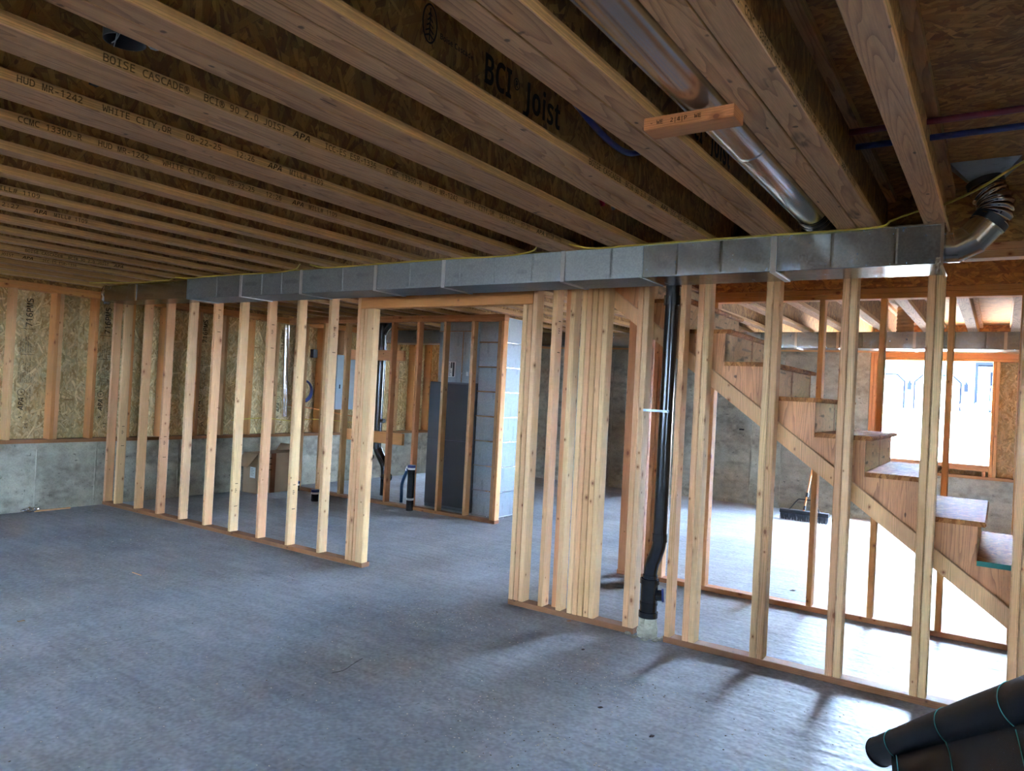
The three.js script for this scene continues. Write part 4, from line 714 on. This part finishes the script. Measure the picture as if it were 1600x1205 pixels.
{ // sawdust and grit
  const g = new THREE.IcosahedronGeometry(0.0035, 0); g.scale(1.4, 0.5, 1); const n = 1900, m = new THREE.InstancedMesh(g, std({ color: rgb(0.62, 0.56, 0.46), roughness: 0.9 }), n), o = new THREE.Object3D(), c = new THREE.Color();
  for (let i = 0; i < n; i++) { let x, z; if (i % 3) { x = rr(-8, 0.4); z = rr(-4.2, -1.2); } else { const k = Math.floor(rnd() * 4), ctr = [[-1.55, -3.45], [-1.7, -2.7], [-2.9, -3.7], [-3.6, -5.2]][k]; x = ctr[0] + (rnd() + rnd() - 1) * 0.6; z = ctr[1] + (rnd() + rnd() - 1) * 0.35; } o.position.set(x, 0.0012, z); o.rotation.set(0, rnd() * 6, 0); o.scale.setScalar(rr(0.35, 1.25)); o.updateMatrix(); m.setMatrixAt(i, o.matrix); const d = rnd(); m.setColorAt(i, d < 0.75 ? c.setRGB(1, 0.98, 0.92) : c.setRGB(0.25, 0.22, 0.2)); }
  m.name = 'sawdust'; m.userData = { kind: 'stuff', label: 'sawdust and grit scattered over the concrete floor', category: 'sawdust' }; m.castShadow = m.receiveShadow = true; scene.add(m);
}

// ---------- outside the window ----------
{
  const g = new THREE.PlaneGeometry(150, 82, 30, 20); g.rotateX(-Math.PI / 2); const p = g.attributes.position; g.translate(-3, 0, -52.2);
  for (let i = 0; i < p.count; i++) { const d = -p.getZ(i) - 11.2; p.setY(i, 0.50 + Math.min(1.2, Math.max(0, d) / 41 * 1.22)); }
  g.computeVertexNormals(); const gr = add('ground', g, std({ color: rgb(0.50, 0.48, 0.45), roughness: 0.95, side: THREE.DoubleSide })); gr.userData = { kind: 'structure', label: 'bright bare ground outside the window', category: 'ground' };
  const g2 = new THREE.PlaneGeometry(150, 60); g2.rotateX(-Math.PI / 2); g2.translate(-3, 0.45, 35); const soil = std({ color: rgb(0.26, 0.24, 0.21), roughness: 0.95 }), gr2 = add('ground', g2, soil); gr2.userData = { kind: 'structure', label: 'bare ground behind the viewer outside', category: 'ground' };
  const g3 = new THREE.PlaneGeometry(60, 16.2); g3.rotateX(-Math.PI / 2); g3.translate(33.8, 0.45, -3.1); const gr3 = add('ground', g3, soil); gr3.userData = { kind: 'structure', label: 'bare ground outside the right wall', category: 'ground' };
  const z = -52, k = 52 / 42, X = (x) => x * k, Y = (y) => 1.49 + (y - 1.49) * k, base = 1.70;
  const h = thing('neighbour_house', 'blue-grey brick house with two garage doors seen through the window', 'house', [-4, base, z - 4]);
  const brick = drawn(256, 256, (c) => { c.fillStyle = '#9fb4bb'; c.fillRect(0, 0, 256, 256); for (let r = 0; r < 16; r++) for (let q = -1; q < 8; q++) { const t = 70 + rnd() * 36; c.fillStyle = `rgb(${t * 0.72 | 0},${t * 1.05 | 0},${t * 1.18 | 0})`; c.fillRect(q * 32 + (r % 2) * 16, r * 16, 30, 13.5); } }, [1 / 1.6, 1 / 1.2]);
  const bm = std({ map: brick, color: rgb(0.28, 0.28, 0.28), roughness: 0.9 }), trim = new THREE.MeshPhysicalMaterial({ color: rgb(0.002, 0.0025, 0.0035), roughness: 0.9, specularIntensity: 0 }), door = std({ color: rgb(0.55, 0.55, 0.54), roughness: 0.6 });
  add('brick_wall', block(-17, 12, base, 5.0, z - 8, z, 'x', { ou: 0, ov: 0 }), bm, h);
  add('roof', prism([[4.95, z + 0.6], [5.9, z - 4], [4.95, z - 8.6]], 'x', -17.6, 12.6), std({ color: rgb(0.06, 0.06, 0.065), roughness: 0.9 }), h);
  const gdoor = (x0, x1) => { const c = 0.40, t = Y(3.33), sh = (e) => [[x0 - e, base], [x1 + e, base], [x1 + e, t - c + e * 0.4], [x1 - c + e * 0.4, t + e], [x0 + c - e * 0.4, t + e], [x0 - e, t - c + e * 0.4]]; add('garage_trim', prism(sh(0.10), 'z', z, z + 0.05), trim, h); add('garage_door', prism(sh(0), 'z', z + 0.05, z + 0.09), door, h); };
  gdoor(X(-6.03), X(-4.13)); gdoor(X(-3.586), X(-1.687));
  for (const x of [X(-3.86), X(-1.42)]) { const s = add('wall_lamp', block(x - 0.10, x + 0.10, Y(2.62), Y(2.98), z, z + 0.18), trim, h); add('bracket', block(x - 0.04, x + 0.04, Y(2.98), Y(3.08), z, z + 0.1), trim, s); }
  add('porch_roof', block(X(-1.05), X(1.6), Y(3.86), Y(3.98), z, z + 1.8, 'x'), trim, h); for (const x of [X(-0.98), X(1.5)]) add('porch_post', block(x - 0.07, x + 0.07, base, Y(3.86), z + 1.6, z + 1.74), trim, h);
  add('railing', block(X(-0.90), X(1.4), Y(2.82), Y(2.88), z + 1.62, z + 1.70, 'x'), door, h); for (let x = X(-0.88); x < X(1.4); x += 0.16) add('baluster', block(x - 0.03, x + 0.03, Y(2.25), Y(2.82), z + 1.63, z + 1.68), door, h);
  add('front_door', block(X(-0.45), X(0.2), base, Y(3.6), z, z + 0.04), trim, h);
  const bush = (x, y, r, m, label) => { const g = new THREE.IcosahedronGeometry(r, 3), q = g.attributes.position; for (let i = 0; i < q.count; i++) { const v = V().fromBufferAttribute(q, i), s = 0.72 + 0.56 * noise(v.x * 2 / r + 3, v.y * 2 / r + v.z * 2.3 / r + 3, 41, 37, 97); q.setXYZ(i, v.x * s, v.y * s, v.z * s); } g.computeVertexNormals(); g.translate(x, y, z + 2.4); single('flower_bush', g, m, label, 'bush'); };
  bush(X(-1.35), 2.02, 0.28, std({ color: rgb(0.10, 0.012, 0.035), roughness: 0.9 }), 'pink flowering bush beside the far porch'); bush(X(-0.80), 1.98, 0.30, std({ color: rgb(0.05, 0.03, 0.04), roughness: 0.9 }), 'pale mauve bush before the far porch post'); bush(X(-0.12), 2.15, 0.42, std({ color: rgb(0.012, 0.018, 0.035), roughness: 0.9 }), 'dark blue-green bush right of the far flowers');
}
scene.traverse((o) => { if (o.isMesh) { o.castShadow = true; o.receiveShadow = true; } });
renderer.render(scene, camera);
